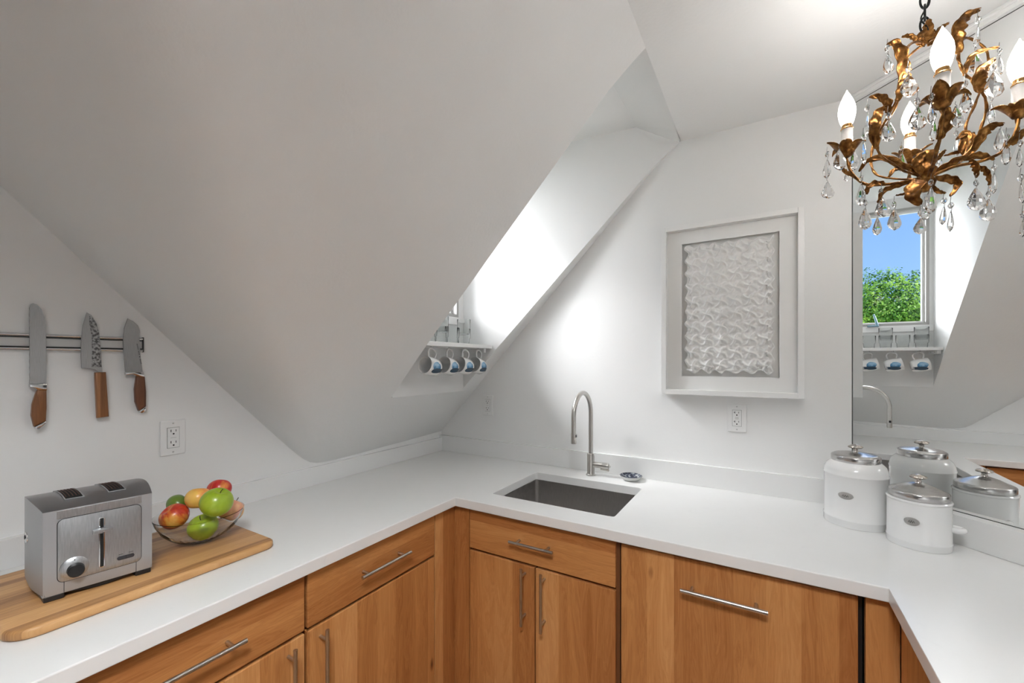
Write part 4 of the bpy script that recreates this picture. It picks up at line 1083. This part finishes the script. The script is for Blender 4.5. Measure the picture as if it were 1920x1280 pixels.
# crystals: pendalogue + octagon bead
def pend(sx_, sy_, h):
    b = bm_new(); prof = [(0, 0), (.10, .03), (.36, .12), (.50, .27), (.49, .40), (.36, .62), (.18, .85), (.05, 1.0), (0, 1.01)]
    add_lathe(b, [(r * sx_, (z - 1) * h) for r, z in prof], None, 8, sy=sy_)
    bmesh.ops.rotate(b, verts=b.verts[:], cent=(0, 0, 0), matrix=Matrix.Rotation(PI / 8, 3, 'Z'))
    return b
def bead(r):
    b = bm_new(); add_lathe(b, [(0, r), (r * .6, r * .75), (r, r * .2), (r, -r * .2), (r * .6, -r * .75), (0, -r)], None, 8, sy=.6); return b
CR = [ # px, py of drop centre, width px, height px, depth, bead offset (0 none), flat angle
 (1573, 300, 26, 40, .785, 0, .4), (1551, 316, 22, 36, .79, 1, 1.2), (1551, 357, 26, 32, .79, 0, .3), (1601, 300, 24, 38, .81, 1, .9), (1588, 332, 14, 16, .82, 0, .2),
 (1627, 235, 18, 46, .71, 1, 1.2), (1619, 287, 14, 44, .72, 1, 1.0), (1665, 246, 33, 40, .685, 1, .5), (1664, 120, 25, 40, .69, 1, 1.1), (1703, 161, 40, 42, .67, 1, .5),
 (1615, 364, 26, 42, .76, 1, 1.1), (1622, 410, 28, 42, .75, 1, .5), (1653, 388, 30, 40, .75, 1, .4), (1645, 424, 23, 34, .76, 1, .8), (1677, 412, 29, 40, .745, 1, .5),
 (1746, 376, 30, 50, .70, 1, .6), (1734, 395, 24, 36, .71, 0, .9), (1726, 424, 27, 30, .74, 1, .5), (1770, 403, 15, 36, .735, 1, 1.3), (1783, 414, 15, 40, .735, 1, 1.2),
 (1830, 374, 39, 44, .70, 1, .5), (1854, 394, 38, 42, .71, 1, .6), (1864, 343, 17, 40, .73, 1, 1.1), (1887, 288, 22, 44, .68, 1, .8), (1875, 262, 26, 44, .70, 0, .7),
 (1863, 160, 40, 48, .665, 1, .5), (1834, 68, 15, 44, .68, 1, 1.2), (1828, 118, 32, 40, .69, 0, .4), (1874, 124, 16, 36, .69, 1, 1.0), (1809, 190, 30, 46, .64, 1, .9), (1792, 220, 32, 42, .65, 0, .4),
 (1721, 222, 36, 46, .645, 1, .4), (1746, 212, 17, 44, .635, 1, 1.1), (1752, 246, 20, 38, .66, 1, .9), (1858, 214, 20, 42, .70, 1, .8), (1691, 304, 24, 34, .83, 1, .5), (1793, 276, 16, 34, .80, 1, .8),
 (1762, 112 + 190, 14, 24, .79, 0, .6), (1914, 362, 14, 40, .67, 1, 1.0), (1918, 428, 14, 34, .67, 1, 1.0), (1912, 295, 16, 36, .66, 1, .6)]
base_p = None; base_b = None; base_w = None
for k, (x, y, w, h, d, bo, fa) in enumerate(CR):
    W_, H_ = w / F_PX * d * KD * .88, h / F_PX * d * KD; topP = at_c(x, y - h / 2, d)
    if base_p is None:
        base_p = obj('crystal_drop', pend(1, .62, 1), M_crystal, ch, world=False); o = base_p
    else: o = base_p.copy(); COL.objects.link(o); o.parent = ch
    o.location = topP - ch.location; o.scale = (W_ * 1.12, W_ * 1.12, H_); o.rotation_euler = (random.uniform(-.06, .06), random.uniform(-.06, .06), YAW + fa - .5)
    if bo:
        bp_ = at_c(x + random.uniform(-1, 1), y - h / 2 - 9, d)
        if base_b is None: base_b = obj('crystal_bead', bead(.0075), M_crystal, ch, world=False); q = base_b
        else: q = base_b.copy(); COL.objects.link(q); q.parent = ch
        q.location = bp_ - ch.location; q.rotation_euler = (0, 0, YAW + fa)
    b = bm_new(); z0 = topP - Vector((0, 0, .003)); z1 = topP + Vector((0, 0, .010 + (.020 if bo else 0)))
    if base_w is None:
        add_tube(b, [(0, 0, -.1), (.0018, 0, .3), (-.0012, 0, .6), (0, 0, 1)], .0005, 5); base_w = obj('crystal_wire', b, metal('fine_wire', (.25, .24, .22), .4), ch, world=False); q = base_w
    else: b.free(); q = base_w.copy(); COL.objects.link(q); q.parent = ch
    q.location = z0 - ch.location; q.scale = (1, 1, (z1 - z0).length)
# chain and cord to the ceiling
b = bm_new(); zc0 = at_c(1734, 62, .74).z; cx_, cy_ = at_c(1734, 30, .74).xy; z = zc0; k = 0
cab = bm_new()
while z < ZCE - .03:
    ln = .036
    pts = []
    for q in range(20):
        a = 2 * PI * q / 20; u = .0085 * math.cos(a); vv = (ln / 2) * math.sin(a) 
        pts.append((cx_ + (u if k % 2 == 0 else u * .25), cy_ + (u * .3 if k % 2 == 0 else u), z + ln / 2 + vv))
    add_tube(b, pts, .0022, 8, closed=True); z += ln * .78; k += 1
obj('chain', b, M_chain, ch, smooth=True)
pts = []
z = at_c(1730, 84, .74).z; q = 0
while z < ZCE - .01:
    pts.append((cx_ + .0065 * math.sin(q * .55), cy_ + .0065 * math.cos(q * .55), z)); z += .007; q += 1
add_tube(cab, pts, .0016, 8); obj('power_wire', cab, M_chain, ch, smooth=True)
b = bm_new(); add_lathe(b, [(0, -.03), (.008, -.03), (.02, -.022), (.055, -.008), (.06, 0), (0, 0)], Matrix.Translation((cx_, cy_, ZCE - .0005)), 32); obj('ceiling_canopy', b, M_gold, ch, smooth=40)

# ------------------------------------------------------------------ outdoors seen through the dormer window
b = bm_new(); bmesh.ops.create_grid(b, x_segments=2, y_segments=2, size=60); bmesh.ops.translate(b, vec=(-62, 0, -6), verts=b.verts[:])
M_grass = mat('lawn', (.05, .12, .02), .9); struct('ground', b, M_grass)
def leaf_m(name, a, c):
    m = mat(name, a, .5); oi = N(m, 'ShaderNodeTexCoord').outputs['Object']; n = noise_n(m, oi, 1.2, 3)
    L(m, ramp(m, n, [(.35, a), (.65, c)]), bsdf(m).inputs['Base Color']); return m
def tree(label, base, crowns, n, col):
    t = thing('tree', label, 'tree', base, group='trees beyond the window')
    b = bm_new(); top = crowns[0][0]
    add_tube(b, spline([base, (base[0], base[1] + .2, base[2] + 3), (top[0], top[1], top[2])], 5), [.35, .33, .31, .3, .28, .26, .24, .2, .16, .12, .08], 10)
    for c, r in crowns[1:]: add_tube(b, [(base[0], base[1] + .1, top[2] - 2.5), c], [.14, .04], 7)
    obj('trunk', b, mat('bark', (.09, .06, .04), .9), t)
    b = bm_new(); rnd = random.Random(len(label))
    tot = sum(r ** 2 for c, r in crowns)
    for c, r in crowns:
        c = Vector(c)
        for k in range(int(n * r * r / tot)):
            v = Vector((rnd.gauss(0, 1), rnd.gauss(0, 1), rnd.gauss(0, 1))).normalized()
            bumpy = 1 + .28 * noise.noise(v * 2.3 + c) + .26 * noise.noise(v * 6 + c)
            p = c + v * r * bumpy * (rnd.random() ** .18)
            s = rnd.uniform(.022, .05); a1 = Vector((rnd.gauss(0, 1), rnd.gauss(0, 1), rnd.gauss(0, 1))).normalized(); a2 = (v + a1 * .9).normalized().cross(a1).normalized()
            a1 = a2.cross((v + a1 * .5).normalized()).normalized()
            b.faces.new([b.verts.new(p + a1 * s * q0 + a2 * s * q1) for q0, q1 in ((-1, 0), (0, -.6), (1, 0), (0, .6))])
    obj('foliage', b, col, t)
tree('large leafy tree seen in the mirror through the dormer window', (-12.5, -2.7, -6),
     [((-12.2, -2.75, 2.9), 1.25), ((-12.3, -2.1, 2.3), 1.25), ((-12.4, -3.6, 2.2), 1.1), ((-12.0, -2.9, 1.2), 1.5), ((-12.6, -4.3, 1.4), 1.3), ((-12.5, -1.2, 1.6), 1.4)], 90000, leaf_m('bright_leaves', (.07, .22, .010), (.26, .46, .03)))
tree('darker tree standing behind and right of the large leafy one', (-17.5, -5.5, -6),
     [((-17.2, -5.6, 3.0), 1.9), ((-17.2, -4.4, 1.6), 1.7), ((-17.0, -6.8, 1.2), 1.9)], 30000, leaf_m('dark_leaves', (.04, .13, .012), (.13, .30, .02)))
